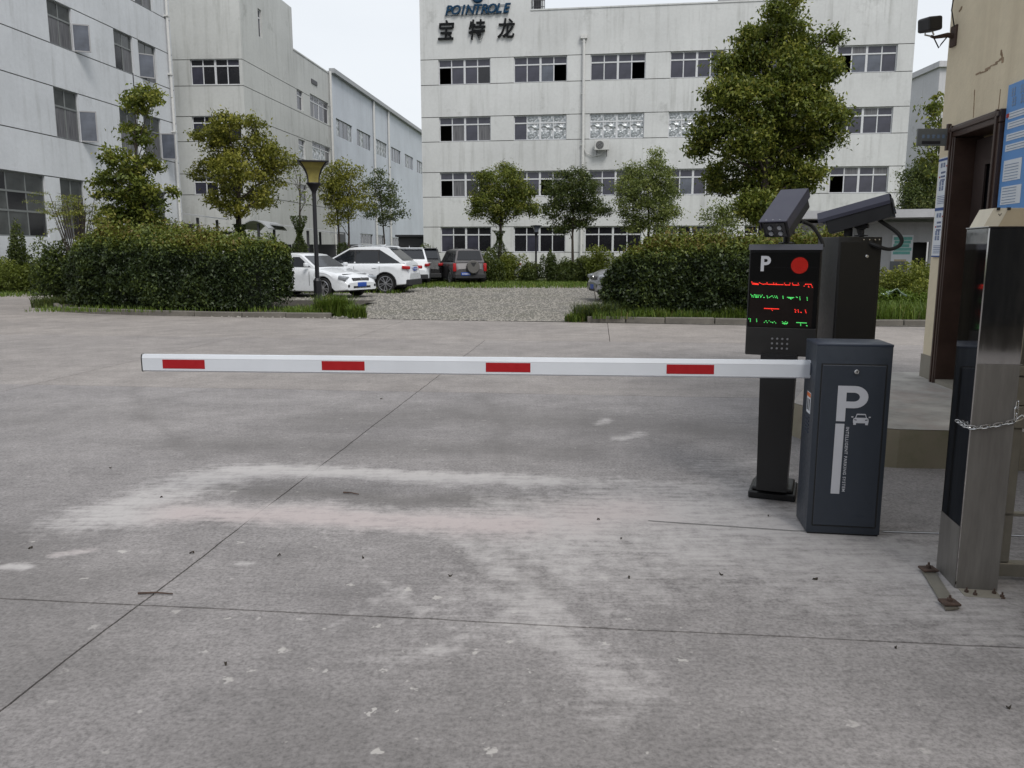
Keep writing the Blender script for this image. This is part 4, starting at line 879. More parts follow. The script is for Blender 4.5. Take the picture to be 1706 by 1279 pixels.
# chain round post and gate
ch = thing('chain', 'steel link chain wrapped round the stainless gate post', 'chain')
def onpost(x, y, z): return Matrix.Translation((1.943, 3.311, 0)) @ Matrix.Rotation(pa, 4, 'Z') @ Vector((x, y, z))
zc = .727; cpts = [onpost(-.012, .12, zc+.0), onpost(-.014, .02, zc-.005), onpost(.005, -.014, zc-.004), onpost(.08, -.014, zc+.008), onpost(PW-.005, -.014, zc+.032), onpost(PW+.03, -.0, zc+.05), onpost(PW+.07, .02, zc+.03)]
seg = []; 
for p, q in zip(cpts[:-1], cpts[1:]):
    k = max(1, int((q-p).length/.004)); seg += [p.lerp(q, i/k) for i in range(k)]
step = 6; cl_me = None
def link_mesh():
    mb = MB(); pts = [(math.cos(t)*.009+(.009 if math.cos(t) > 0 else -.009), math.sin(t)*.0075, 0) for t in np.linspace(0, 2*math.pi, 13)[:-1]]; pts.append(pts[0]); mb.tube(pts, .0024, 5, False)
    me = bpy.data.meshes.new('link'); me.from_pydata(mb.v, [], mb.f); me.materials.append(M['chrome']); return me
lme = link_mesh()
for i in range(0, len(seg)-step, step):
    p, q = seg[i], seg[i+step]; d = (q-p).normalized(); mt = d.to_track_quat('X', 'Z').to_matrix().to_4x4() @ Matrix.Rotation(R(90 if (i//step) % 2 else 20), 4, 'X')
    obj('link', lme, None, ch, Matrix.Translation((p+q)/2) @ mt)
p = onpost(PW-.005, -.012, zc+.03)
for k in range(3): obj('link', lme, None, ch, Matrix.Translation(p+Vector((.001*k, 0, .018+.026*k))) @ Matrix.Rotation(R(90), 4, 'Y') @ Matrix.Rotation(R(90*(k % 2)), 4, 'X'))
# sliding gate frame to the right
gt_ = thing('steel_gate', 'beige grey steel gate frame reaching out of view right of the post', 'gate', (2.13, 3.42, 0), R(-6))
for z0, z1, y0 in ((.02, .085, -.02), (.70, .80, -.03), (.80, .93, -.024), (.93, .975, -.03)): MB().rbox(.0, 2.6, y0, .03, z0, z1-.002, .004).build('rail', 'gate_steel', gt_)
for x in (.045, .6, 1.2, 1.8): MB().rbox(x, x+.05, -.015, .025, .085, .699, .004).build('upright', 'gate_steel', gt_)
for x in (.07, .115, .9, 1.6): MB().rbox(x, x+.022, -.01, .02, .976, 1.62, .003).build('upright', 'gate_steel', gt_)
MB().rbox(0, 2.6, -.015, .015, .30, .316, .003).build('rail', 'gate_steel', gt_)

# ================================================================== BARRIER CABINET AND ARM
ca = R(-8.5); cab = thing('barrier_cabinet', 'dark blue grey steel barrier cabinet with large white P and car symbol', 'barrier cabinet', (1.540, 4.003, 0), ca)
CW, CD, CH = .366, .262, 1.0
MB().rbox(0, CW, .004, CD, .008, CH-.006, .006, seg=2).build('body', 'cabinet', cab, True)
MB().rbox(-.0015, CW+.0015, .0025, CD+.0015, CH-.012, CH+.002, .005, seg=2).build('lid', 'cabinet_edge', cab, True)
MB().rbox(.006, CW-.006, .01, CD-.006, 0, .02, .003).build('plinth', 'rubber', cab)
dx0, dx1, dz0, dz1 = .032, CW-.028, .052, .895
mb = MB(); mb.rbox(dx0, dx1, -.002, .012, dz0, dz1, .003); dr_ = mb.build('door', 'cabinet', cab)
mb = MB()
for a, b_, c, d in ((dx0-.005, dx1+.005, dz1+.0005, dz1+.006), (dx0-.005, dx1+.005, dz0-.006, dz0-.0005), (dx0-.006, dx0-.0005, dz0, dz1), (dx1+.0005, dx1+.006, dz0, dz1)): mb.box(a, b_, .0025, .0045, c, d)
mb.build('door_gap', 'rubber', cab)
mb = MB(); mb.lathe([(.0125, -.0025), (.0125, -.008), (.010, -.011), (.0015, -.0112)], 18, T(.196, 0, .862), 'Y'); lk = mb.build('lock', 'chrome', dr_)
MB().box(.194, .198, -.0125, -.0113, .856, .868).build('keyhole', 'rubber', lk)
# printed P: stem, bowl, long bar
Pz0, Pz1, px0, st_ = .607, .790, .112, .043; th = .034
outer = []; inner = []; rB = .057; cz = Pz1-rB; xc = .195
for i in range(13):
    t = math.pi/2-math.pi*i/12; outer.append((xc+rB*1.15*math.cos(t), cz+rB*math.sin(t))); inner.append((xc-.004+(rB-th)*1.25*math.cos(t), cz+(rB-th)*math.sin(t)))
mb = MB(); yy = -.0034
def flatpoly(mb, pts, y=None, th_=.0009): mb.prism(pts, y if y is not None else yy, (y if y is not None else yy)+th_)
flatpoly(mb, [(px0, Pz0), (px0+st_, Pz0), (px0+st_, Pz1), (px0, Pz1)])
ring = [(px0+st_+.0001, Pz1)]+outer+[(px0+st_+.0001, cz-rB)]; inn = [(px0+st_+.0001, Pz1-th)]+inner+[(px0+st_+.0001, cz-rB+th)]
for i in range(len(ring)-1): flatpoly(mb, [ring[i], inn[i], inn[i+1], ring[i+1]])
mb.build('printed_letter', 'decal_white', dr_)
mb = MB(); flatpoly(mb, [(px0-.003, .225), (px0+st_-.003, .225), (px0+st_-.001, Pz0-.013), (px0-.001, Pz0-.013)]); mb.build('printed_bar', 'decal_white', dr_)
# car symbol
mb = MB(); X, Z = .232, .600; k = .0385
for pl2 in ([(-.95, .0), (.95, .0), (.98, .32), (.92, .62), (.70, .72), (-.70, .72), (-.92, .62), (-.98, .32)], [(-.72, .73), (-.62, .73), (-.50, 1.1), (.50, 1.1), (.62, .73), (.72, .73), (.56, 1.22), (.5, 1.25), (-.5, 1.25), (-.56, 1.22)],
            [(-.92, -.24), (-.58, -.24), (-.58, -.002), (-.92, -.002)], [(.58, -.24), (.92, -.24), (.92, -.002), (.58, -.002)], [(-1.22, .76), (-.98, .72), (-.96, .88), (-1.2, .9)], [(.98, .72), (1.22, .76), (1.2, .9), (.96, .88)]):
    flatpoly(mb, [(X+x*k, Z+z*k) for x, z in pl2])
mb.build('printed_car', 'decal_white', dr_)
mb = MB()
for pl2 in ([(-.85, .52), (-.5, .46), (-.55, .34), (-.8, .38)], [(.85, .52), (.5, .46), (.55, .34), (.8, .38)]): flatpoly(mb, [(X+x*k, Z+z*k) for x, z in pl2], yy-.0006, .0004)
mb.build('printed_detail', 'cabinet', dr_)
tm = text_mesh('INTELLIGENT PARKING SYSTEM', .0205, 'decal_white', 'printed_text', dr_, T(.170, -.0031, .408, 0, R(90), 0), ext=.0004, off=.0002, spacing=1.14, sx=1.05)
# scuffs near the foot of the door
mb = MB(); 
for x0, z0_, l in ((.225, .108, .05), (.24, .112, .045), (.2, .075, .07)): mb.box(x0, x0+l, -.0031, -.0024, z0_, z0_+.0013)
mb.build('scratch', 'cabinet_edge', dr_)
# left side: warning sticker, vent slats
ms_ = T(0, 0, 0); sk = MB(); sk.box(-.0018, -.0004, .07, .155, .625, .735); s_ = sk.build('warning_sticker', 'paper', cab)
MB().box(-.0026, -.0020, .073, .152, .710, .732).build('sticker_band', 'decal_orange', s_); MB().box(-.0026, -.0020, .085, .105, .64, .70).build('sticker_figure', 'metal_dark', s_); MB().box(-.0026, -.0020, .12, .14, .64, .70).build('sticker_figure', 'metal_dark', s_)
for k in range(5): MB().rbox(-.005, .003, .085, .165, .52+k*.02, .528+k*.02, .0015).build('vent_slat', 'cabinet_edge', cab)
mb = MB(); mb.lathe([(.035, -.004), (.035, .0), (.03, .004)], 16, T(0, .13, .855), 'X'); mb.build('shaft_plate', 'cabinet_edge', cab)

ap0 = Vector((1.575, 4.135, .853)); aL = A(240, 603.5, 4.40); armd = (aL-ap0); AL = armd.length; aa = math.atan2(armd.y, armd.x); ae = -math.asin(armd.z/AL)
arm = thing('barrier_boom', 'long white barrier arm with four red reflective strips', 'barrier arm', mw=Matrix.Translation(ap0) @ Matrix.Rotation(aa, 4, 'Z') @ Matrix.Rotation(ae, 4, 'Y'))
# local x runs outwards to the free (left) end; -x side faces: local +y faces the viewer
prof = [(-.019, -.044), (-.012, -.048), (.012, -.048), (.019, -.042), (.0195, .026), (.012, .046), (-.010, .047), (-.019, .038)]
mb = MB(); n = len(prof); mb.add([(0, y, z) for y, z in prof]+[(AL, y, z) for y, z in prof], [tuple(range(n)), tuple(range(2*n-1, n-1, -1))]+[(i, i+n, (i+1) % n+n, (i+1) % n) for i in range(n)]); mb.build('beam', 'arm_white', arm)
mb = MB(); n = len(prof); mb.add([(AL, y*1.04, z*1.03) for y, z in prof]+[(AL+.006, y*1.04, z*1.03) for y, z in prof], [tuple(range(n)), tuple(range(2*n-1, n-1, -1))]+[(i, i+n, (i+1) % n+n, (i+1) % n) for i in range(n)]); mb.build('end_cap', 'rubber', arm)
for u0, u1 in ((274, 344), (538, 609), (810, 884), (1110, 1189)):
    f_ = lambda u: (ap0.x-A(u, 608, ap0.y+(u-1335)/(240-1335)*(aL.y-ap0.y)).x)/math.cos(math.pi-aa)
    x0, x1 = f_(u1), f_(u0); MB().rbox(x0, x1, .0193, .0204, -.030, .020, .0004).build('reflective_strip', 'arm_red', arm)
for z in (-.041, .0245): MB().box(0.1, AL, .0192, .0200, z, z+.0012).build('seam', 'frame_white', arm)

# ================================================================== DISPLAY PILLARS
def pillar_body(t, w_, z0, z1, dep, back=False):
    MB().rbox(-w_/2, w_/2, 0, dep, z0, z1, .006, seg=2).build('casing', 'black_paint', t, True)
ka = R(-22); k1 = thing('display_pillar', 'black ticket pillar with white P, red light and LED text rows', 'display pillar', (1.60, 4.72, 0), ka)
mb = MB(); mb.rbox(-.135, .135, -.15, .15, 0, .045, .008); mb.rbox(-.118, .118, -.133, .133, .045, .07, .008); mb.build('base', 'black_paint', k1)
mb = MB(); bm_ = [(-.085, -.10), (.085, -.10), (.085, .10), (-.085, .10)]; tp_ = [(-.098, -.10), (.098, -.10), (.098, .10), (-.098, .10)]
mb.add([(x, y, .07) for x, y in bm_]+[(x, y, .875) for x, y in tp_], [(3, 2, 1, 0), (4, 5, 6, 7), (0, 1, 5, 4), (1, 2, 6, 5), (2, 3, 7, 6), (3, 0, 4, 7)]); mb.build('post', 'black_paint', k1)
W2, yF, yB = .196, -.105, .06
pillar_body(k1, 2*W2, .86, 1.50, .001); k1.children[-1].location = (0, yF, 0)
mb = MB(); mb.rbox(-W2, W2, yF+.003, yB, .862, 1.50, .006); mb.build('housing', 'black_paint', k1)
mb = MB(); mb.prism([(yF-.012, 1.47), (yF+.0, 1.502), (yB+.01, 1.502), (yB+.01, 1.47)], -W2-.004, W2+.004, Matrix.Rotation(R(90), 4, 'Z') @ Matrix.Identity(4)); 
mb.v = [(-x, y, z) for x, y, z in mb.v]; mb.build('top_cover', 'kiosk_top', k1)
MB().rbox(-W2+.006, W2-.006, yF-.006, yF, 1.03, 1.455, .002).build('screen_glass', 'black_screen', k1)
MB().rbox(-W2+.004, W2-.004, yF-.009, yF, .862, 1.024, .002).build('speaker_panel', 'kiosk_grey', k1)
mb = MB()
for r_ in range(3):
    for c_ in range(4): mb.lathe([(.0062, yF-.0112), (.0062, yF-.0092)], 8, T(-.045+c_*.028, 0, .905+r_*.028), 'Y')
tag(mb.build('speaker_hole', 'rim_metal', k1), kind='stuff')
# text and lights on the screen; 1 px of the enlarged photo (zoom 5.33) -> metres on the screen
sxp = .385/(625-35); ox, oz = -W2+.002, 1.448
def S(x, y): return ox+(x-38-(955-y)*0.0-(y-150)*-.035)*sxp, oz-(y-215)*.425/(965-215)
def led(name, pts, mat, th_=.0042):
    mb = MB()
    for x0, y0, x1, y1 in pts:
        a, c = S(x0, y0); b_, d = S(x1, y1); n = max(1, int(max(abs(b_-a), abs(d-c))/.0052)); 
        for i in range(n+1):
            x, z = a+(b_-a)*i/n, c+(d-c)*i/n; mb.box(x-th_/2, x+th_/2, yF-.0082, yF-.0070, z-th_/2, z+th_/2)
    return tag(mb.build(name, mat, k1), kind='stuff')
MB().box(S(45, 500)[0], S(575, 500)[0], yF-.0068, yF-.0062, S(0, 955)[1], S(0, 490)[1]).build('led_matrix', 'led_panel', k1)
row = [(55, 500, 62, 522), (70, 512, 110, 520), (70, 522, 110, 526), (120, 508, 150, 522), (150, 522, 185, 518), (185, 505, 188, 520), (198, 522, 320, 524), (240, 508, 242, 520), (262, 512, 266, 522), (332, 508, 338, 522), (338, 526, 375, 526), (378, 508, 375, 524), (398, 508, 402, 522), (405, 526, 440, 526), (446, 508, 450, 524), (495, 535, 505, 518), (508, 516, 545, 516), (552, 518, 562, 545), (530, 535, 534, 545)]
led('led_text', row, 'led_red')
row = [(48, 628, 55, 640), (60, 640, 58, 652), (78, 630, 70, 655), (85, 632, 88, 655), (98, 634, 98, 655), (110, 634, 112, 655), (92, 655, 112, 655), (125, 634, 132, 646), (146, 632, 132, 655), (158, 656, 162, 656), (186, 640, 192, 660), (205, 655, 225, 640), (232, 640, 240, 655), (250, 640, 258, 655), (266, 640, 274, 660), (320, 640, 322, 662), (358, 650, 410, 652), (370, 658, 398, 658), (384, 662, 388, 668), (432, 645, 440, 650), (460, 645, 463, 672), (520, 648, 523, 675)]
led('led_text', row, 'led_green')
led('led_text', [(165, 768, 285, 770), (225, 772, 232, 786), (422, 772, 430, 780), (448, 775, 452, 798), (425, 796, 428, 798), (508, 775, 514, 802), (472, 798, 474, 800)], 'led_red')
led('led_text', [(32, 878, 45, 880), (45, 882, 44, 906), (98, 880, 100, 906), (165, 910, 178, 896), (182, 896, 190, 912), (205, 894, 220, 905), (232, 908, 238, 912), (250, 900, 262, 914), (318, 900, 332, 908), (345, 898, 360, 904), (320, 916, 360, 914), (335, 924, 350, 922), (438, 903, 518, 905), (470, 908, 472, 932), (520, 930, 524, 933)], 'led_green')
mb = MB(); cx_, cz_ = S(455, 330); rr_ = .0435
pc = 0
for ring_ in range(6):
    k = max(1, ring_*6); r_ = rr_*ring_/5.1
    for i in range(k):
        t = 2*math.pi*(i+.5*(ring_ % 2))/k; mb.lathe([(.0019, yF-.0095), (.0019, yF-.0070)], 6, T(cx_+r_*math.cos(t), 0, cz_+r_*math.sin(t)), 'Y')
tag(mb.build('signal_light', 'led_red', k1), kind='stuff')
x_, z_ = S(168, 322); text_mesh('P', .118, 'decal_white', 'printed_letter', k1, T(x_, yF-.0066, z_), ext=.0006, off=.0035, sx=.95)
MB().box(-W2+.05, W2-.006, yF-.0066, yF-.0060, S(0, 352)[1], S(0, 350)[1]).build('glass_seam', 'black_paint', k1)

k2 = thing('display_pillar', 'second black pillar standing behind, its plain back and lock showing', 'display pillar', (2.42, 5.75, 0), R(2))
mb = MB(); mb.rbox(-.15, .15, -.15, .15, PZ-.27, .30, .01); mb.build('base', 'black_paint', k2)
MB().rbox(-.1, .1, -.1, .1, .30, .61, .004).build('post', 'black_paint', k2)
MB().rbox(-.155, .155, -.11, .24, .60, 1.565, .006, seg=2).build('housing', 'black_paint', k2, True)
MB().rbox(-.14, .14, -.114, -.109, .62, 1.53, .002).build('rear_panel', 'black_paint', k2)
mb = MB(); mb.lathe([(.012, -.114), (.012, -.121), (.009, -.124)], 14, T(.05, 0, 1.43), 'Y'); mb.build('lock', 'chrome', k2)
for x in (.02, .06, .1, .13): mb = MB(); mb.lathe([(.005, -.1145), (.005, -.118)], 8, T(x, 0, 1.545), 'Y'); mb.build('screw', 'chrome', k2)

def camera_unit(name, lab, loc, rz, tilt, Lh, Wd, Hd, leds=False):
    t = thing(name, lab, 'surveillance camera', loc, rz)      # local -y = view direction
    mt = T(0, 0, .125 if leds else .075, tilt, 0, 0)
    prof = [(-Wd/2, 0), (Wd/2, 0), (Wd/2, Hd*.72), (Wd*.30, Hd), (-Wd*.30, Hd), (-Wd/2, Hd*.72)] if not leds else [(-Wd/2, 0), (Wd/2, 0), (Wd/2, Hd), (-Wd/2, Hd)]
    MB().prism(prof, -Lh*.45, Lh*.45, mt).build('housing', 'housing_dark', t)
    s_ = .008; top = Hd+.004
    sh = MB()
    if leds: sh.rbox(-Wd/2-s_, Wd/2+s_, -Lh/2, Lh/2, top, top+.008, .002, mt); sh.box(-Wd/2-s_, -Wd/2-s_+.004, -Lh/2+.01, Lh/2, top-.05, top, mt); sh.box(Wd/2+s_-.004, Wd/2+s_, -Lh/2+.01, Lh/2, top-.05, top, mt)
    else:
        q = [(-Wd/2-s_, Hd*.60), (-Wd/2-s_, Hd*.76), (-Wd*.30-s_*.5, top+.008), (Wd*.30+s_*.5, top+.008), (Wd/2+s_, Hd*.76), (Wd/2+s_, Hd*.60), (Wd/2+s_-.004, Hd*.60), (Wd/2+s_-.004, Hd*.75), (Wd*.30, top+.003), (-Wd*.30, top+.003), (-Wd/2-s_+.004, Hd*.75), (-Wd/2-s_+.004, Hd*.60)]
        sh.prism(q, -Lh/2-.03, Lh/2-.02, mt)
    sh.build('sunshade', 'housing', t)
    MB().prism([(x*.8, z*.84+Hd*.08) for x, z in prof], -Lh*.45-.006, -Lh*.45-.0005, mt).build('front_glass', 'car_glass', t)
    if leds:
        for x, z in ((-.028, .03), (.028, .03), (-.028, .068), (.028, .068)):
            mb = MB(); mb.lathe([(.013, -Lh*.45-.007), (.013, -Lh*.45-.012), (.008, -Lh*.45-.011)], 12, mt @ T(x, 0, z), 'Y'); mb.build('lamp_lens', 'light_clear', t)
        for x in (-.04, .0, .04): mb = MB(); mb.lathe([(.0035, 0), (.003, .003)], 8, mt @ T(x, -Lh/2+.012, top+.008)); mb.build('screw', 'chrome', t)
    else:
        mb = MB(); mb.prism([(x*.72, z*.72+Hd*.14) for x, z in prof], Lh*.45+.0005, Lh*.45+.012, mt); mb.build('rear_cap', 'black_paint', t)
        mb = MB(); mb.lathe([(.022, Lh*.45+.012), (.018, Lh*.45+.016)], 10, mt @ T(0, 0, Hd*.55), 'Y'); mb.build('badge', 'frame_grey', t)
    mb = MB(); mb.lathe([(.045, 0), (.045, .008), (.02, .012), (.018, .045), (.028, .05), (.028, .075)], 14); mb.rbox(-.03, .03, -.045, .045, .055, .082 if not leds else .13, .004); mb.build('bracket', 'housing_dark', t)
    return t
q = A(1310, 397, 4.76); c1 = camera_unit('surveillance_camera', 'boxy black camera with four lamps on the display pillar, aimed down at the lane', (q.x-.005, 4.74, 1.505), R(-42), R(35), .34, .15, .105, True)
mb = MB(); mb.tube(curve([(.05, .10, .13), (.09, .15, .10), (.14, .17, .02), (.15, .17, -.02)]), .011, 8); mb.build('cable', 'rubber', c1, True)
q = A(1437, 392, 5.72); c2 = camera_unit('surveillance_camera', 'long black camera on the rear pillar with a thick looping cable', (q.x, 5.74, 1.57), R(-122), R(15), .47, .15, .15)
c2w = Matrix.Translation((q.x, 5.74, 1.57)) @ Matrix.Rotation(R(-122), 4, 'Z'); iv = c2w.inverted()
cb = [A(u, v, y) for u, v, y in ((1454, 345, 5.72), (1456, 358, 5.70), (1470, 370, 5.66), (1492, 385, 5.62), (1502, 398, 5.6), (1498, 409, 5.6), (1482, 415, 5.6), (1462, 410, 5.6), (1442, 401, 5.68))]
mb = MB(); mb.tube(curve([iv @ p for p in cb]), .0135, 8); mb.build('cable', 'rubber', c2, True)
mb = MB(); mb.tube([iv @ A(u, v, 5.74) for u, v in ((1436, 395), (1430, 380), (1438, 368), (1434, 352))], [.02, .016, .022, .016], 8); mb.build('ball_joint', 'housing_dark', c2, True)
mb = MB(); a_ = iv @ A(1413, 392, 5.8); mb.lathe([(.03, -.0), (.03, .05), (.02, .07)], 10, T(a_.x, a_.y, 0)); mb.build('antenna_stub', 'housing_dark', c2)

# ================================================================== CARS
def car(name, label, anchor, ang, kind, paint, side=1, group='cars parked in the gravel yard', trim=True):
    """anchor = (ground point, local (x, y) that sits on it); local +x is forwards"""
    S_ = dict(
      sedan=dict(L=4.62, W=1.80, H=1.46, deck=[(0,.62),(.05,.92),(.25,1.03),(.9,1.05),(1.3,1.0),(3.1,.965),(3.5,.93),(4.2,.80),(4.48,.68),(4.62,.50)], gh=(.62, 3.42, 1.42, 2.62), wb=(.95, 3.72), r=.325, sill=.20),
      suv=dict(L=4.5, W=1.86, H=1.70, deck=[(0,.70),(.04,1.02),(.14,1.10),(1.0,1.08),(3.0,1.06),(3.35,1.03),(4.1,.93),(4.38,.80),(4.5,.55)], gh=(.16, 3.45, .82, 2.30), wb=(.88, 3.56), r=.35, sill=.26),
      boxy=dict(L=3.95, W=1.66, H=1.66, deck=[(0,.72),(.03,.98),(.07,1.04),(1.0,1.03),(2.7,1.0),(3.0,.97),(3.7,.88),(3.88,.74),(3.95,.55)], gh=(.07, 2.98, .22, 2.25), wb=(.66, 3.1), r=.33, sill=.26))[kind]
    L_, W_, H_, dk, gh_, wb, r, sill = (S_[k] for k in ('L', 'W', 'H', 'deck', 'gh', 'wb', 'r', 'sill')); hw = W_/2
    rot = Matrix.Rotation(ang, 4, 'Z'); p = Vector(anchor[0])-(rot @ Vector((anchor[1][0], anchor[1][1], 0)))
    root = thing(name, label, 'car', (p.x, p.y, .012), ang, group)
    dz = lambda x: float(np.interp(x, [a for a, _ in dk], [b for _, b in dk])); R_ = r+.055
    def wid(x):
        t = abs(x-L_/2)/(L_/2); return hw*(1-.10*t**5-.10*max(0, t-.93)/.07)
    xs_ = sorted({*np.round(np.linspace(0, L_, 34), 3), *[round(w_+R_*math.cos(a), 3) for w_ in wb for a in np.linspace(0, math.pi, 11)]})
    ver = []; fac = []; k = 9
    for x in xs_:
        zl = sill+.07*(abs(x-L_/2)/(L_/2))**4
        for w_ in wb:
            if abs(x-w_) < R_: zl = max(zl, r+math.sqrt(R_*R_-(x-w_)**2)-.01)
        d = dz(x); w_ = wid(x); zl = min(zl, d-.12)
        sec = [(w_-.05, zl), (w_-.004, zl+.03), (w_, zl+(d-zl)*.35), (w_-.012, zl+(d-zl)*.55), (w_-.005, zl+(d-zl)*.66), (w_-.03, d-.07), (w_-.075, d-.02), (w_-.16, d), (0, d+.03)]
        for s_ in (1, -1): ver += [(x, y*s_, z) for y, z in sec]
    n = len(xs_)
    for i in range(n-1):
        for s_ in (0, 1):
            for j in range(k-1):
                a = i*2*k+s_*k+j; b_ = a+2*k; f = (a, b_, b_+1, a+1); fac.append(f if s_ == 0 else f[::-1])
    for e, rev in ((0, 1), (n-1, 0)):
        b_ = e*2*k; loop = [b_+j for j in range(k)]+[b_+k+j for j in range(k-1, -1, -1)]; fac.append(tuple(loop[::-1] if rev else loop))
    MB().add(ver, fac).build('body', paint, root, True)
    # cabin
    x0, x1, r0, r1 = gh_; wbase, wroof = hw-.10, hw-.27; zr_ = H_-.035; zb = lambda x: dz(x)-.02
    st = 9; ver = []; fac = []; prof_ = [(x0, zb(x0))]+[(r0+(r1-r0)*i/(st-1), zr_-.05*(2*i/(st-1)-1)**2) for i in range(st)]+[(x1, zb(x1))]
    for x, z in prof_:
        t = (z-zb(x1))/(zr_-zb(x1)); y = wbase+(wroof-wbase)*max(0, t)
        ver += [(x, y, z), (x, y-.08, z+.028 if t > .3 else z), (x, 0, z+.04 if t > .3 else z+.01), (x, -y+.08, z+.028 if t > .3 else z), (x, -y, z)]
    m_ = len(prof_)
    for i in range(m_-1):
        for j in range(4): a = i*5+j; fac.append((a, a+1, a+6, a+5))
    for s_ in (0, 4):
        loop = [i*5+s_ for i in range(m_)]; fac.append(tuple(loop if s_ == 0 else loop[::-1]))
    MB().add(ver, fac).build('roof', paint, root, True)
    zB = dz((x0+x1)/2)+.02; zT = zr_-.10
    def xf(z): return x1+(r1-x1)*(z-zb(x1))/(zr_-.05-zb(x1))
    def xr(z): return x0+(r0-x0)*(z-zb(x0))/(zr_-.05-zb(x0))
    yy_ = lambda z: wbase+(wroof-wbase)*(z-zb(x1))/(zr_-zb(x1))+.004
    cuts = [xr(zB)+.12+(.18 if kind == 'sedan' else 0), x0+(x1-x0)*.30, x0+(x1-x0)*.58, xf(zB)-.12]; topx = [xr(zT)+.16, x0+(x1-x0)*.30+.02, x0+(x1-x0)*.58-.01, xf(zT)-.12]
    if kind == 'suv': topx[0] += .22
    for s_ in (1, -1):
        if kind == 'sedan': rng = ((1, 2), (2, 3)); cuts[1] = cuts[0]; topx[1] = topx[0]
        else: rng = ((0, 1), (1, 2), (2, 3))
        for a, b_ in rng:
            q = [(cuts[a]+.03, s_*yy_(zB), zB), (cuts[b_]-.03, s_*yy_(zB), zB), (topx[b_]-.03, s_*yy_(zT), zT), (topx[a]+.03, s_*yy_(zT), zT)]
            qq = [(x, y-s_*.012, z) for x, y, z in q]; MB().add(q+qq, [(0, 1, 2, 3), (7, 6, 5, 4), (0, 4, 5, 1), (1, 5, 6, 2), (2, 6, 7, 3), (3, 7, 4, 0)]).build('side_window', 'car_glass', root)
        mb = MB(); mb.box(cuts[0], cuts[3], min(s_*(yy_(zB)+.002), s_*(yy_(zB)-.01)), max(s_*(yy_(zB)+.002), s_*(yy_(zB)-.01)), zB-.025, zB-.004); mb.build('window_trim', 'chrome' if kind == 'suv' else 'trim_black', root)
    if kind != 'sedan':
        for s_ in (1, -1):
            q = [(cuts[0], s_*(yy_(zB)-.002), zB-.01), (cuts[3]+.03, s_*(yy_(zB)-.002), zB-.01), (topx[3]+.02, s_*(yy_(zT)-.002), zT+.01), (topx[0], s_*(yy_(zT)-.002), zT+.01)]; qq = [(x, y-s_*.008, z) for x, y, z in q]
            MB().add(q+qq, [(0, 1, 2, 3), (7, 6, 5, 4), (0, 4, 5, 1), (1, 5, 6, 2), (2, 6, 7, 3), (3, 7, 4, 0)]).build('pillar_trim', 'trim_black', root)
    for nm, fx_, o_ in (('windscreen', xf, .012), ('rear_window', xr, -.012)):
        za, zc_ = dz(x1 if nm == 'windscreen' else x0)+(.06 if nm == 'windscreen' else .08), zT+.02
        o_ *= 2.2; q = [(fx_(za)+o_, -yy_(za)+.09, za+.02), (fx_(za)+o_, yy_(za)-.09, za+.02), (fx_(zc_)+o_, yy_(zc_)-.08, zc_+.02), (fx_(zc_)+o_, -yy_(zc_)+.08, zc_+.02)]
        MB().add(q, [(0, 1, 2, 3)]).build(nm, 'car_glass', root)
    MB().rbox(.28, L_-.28, -hw+.30, hw-.30, .2, .78, .03).build('underbody', 'trim_black', root)
    for w_ in wb: MB().box(w_-R_, w_+R_, -hw+.12, hw-.12, r+.0, r+R_-.02).build('wheel_housing', 'rubber', root)
    for w_ in wb:
        for s_ in (1, -1):
            y = s_*(hw-.115); wh = obj('wheel', MB().lathe([(r-.10, -.06), (r-.085, -.09), (r-.07, -.10), (r-.015, -.105), (r, -.08), (r, .08), (r-.015, .105), (r-.07, .10), (r-.085, .09), (r-.10, .06)], 28, None, 'Y').build('tmp', 'rubber').data, None, root, T(w_, y, r)); bpy.data.objects.remove(bpy.data.objects['tmp'])
            wh.data.polygons.foreach_set('use_smooth', [True]*len(wh.data.polygons)); wh.data.set_sharp_from_angle(angle=R(40)); wh.data.name = 'wheel'
            rm = MB(); ys = s_*.085; rm.tube([((r-.088)*math.cos(a), ys+s_*.008, (r-.088)*math.sin(a)) for a in np.linspace(0, 2*math.pi, 25)], .016, 5, False); rm.lathe([(.05, ys-.01), (.05, ys+.012), (.04, ys+.016)] if s_ > 0 else [(.04, ys-.016), (.05, ys-.012), (.05, ys+.01)], 12, None, 'Y')
            for i in range(10):
                a = 2*math.pi*i/10+.1*(1 if i % 2 else -1); c_, s2 = math.cos(a), math.sin(a); t = .013
                pts = [(c_*.04-s2*t, s2*.04+c_*t), (c_*.04+s2*t, s2*.04-c_*t), (c_*(r-.1)+s2*t*1.2, s2*(r-.1)-c_*t*1.2), (c_*(r-.1)-s2*t*1.2, s2*(r-.1)+c_*t*1.2)]
                rm.prism(pts, min(ys-s_*.012, ys+s_*.010), max(ys-s_*.012, ys+s_*.010))
            rm.build('rim', 'rim_metal', wh)
            if trim and kind != 'sedan':
                mb = MB(); mb.tube([(w_+(R_+.005)*math.cos(a), s_*(hw+.002), r+(R_+.005)*math.sin(a)) for a in np.linspace(-.25, math.pi+.25, 14)], .024, 5); mb.build('arch_trim', 'trim_black', root)
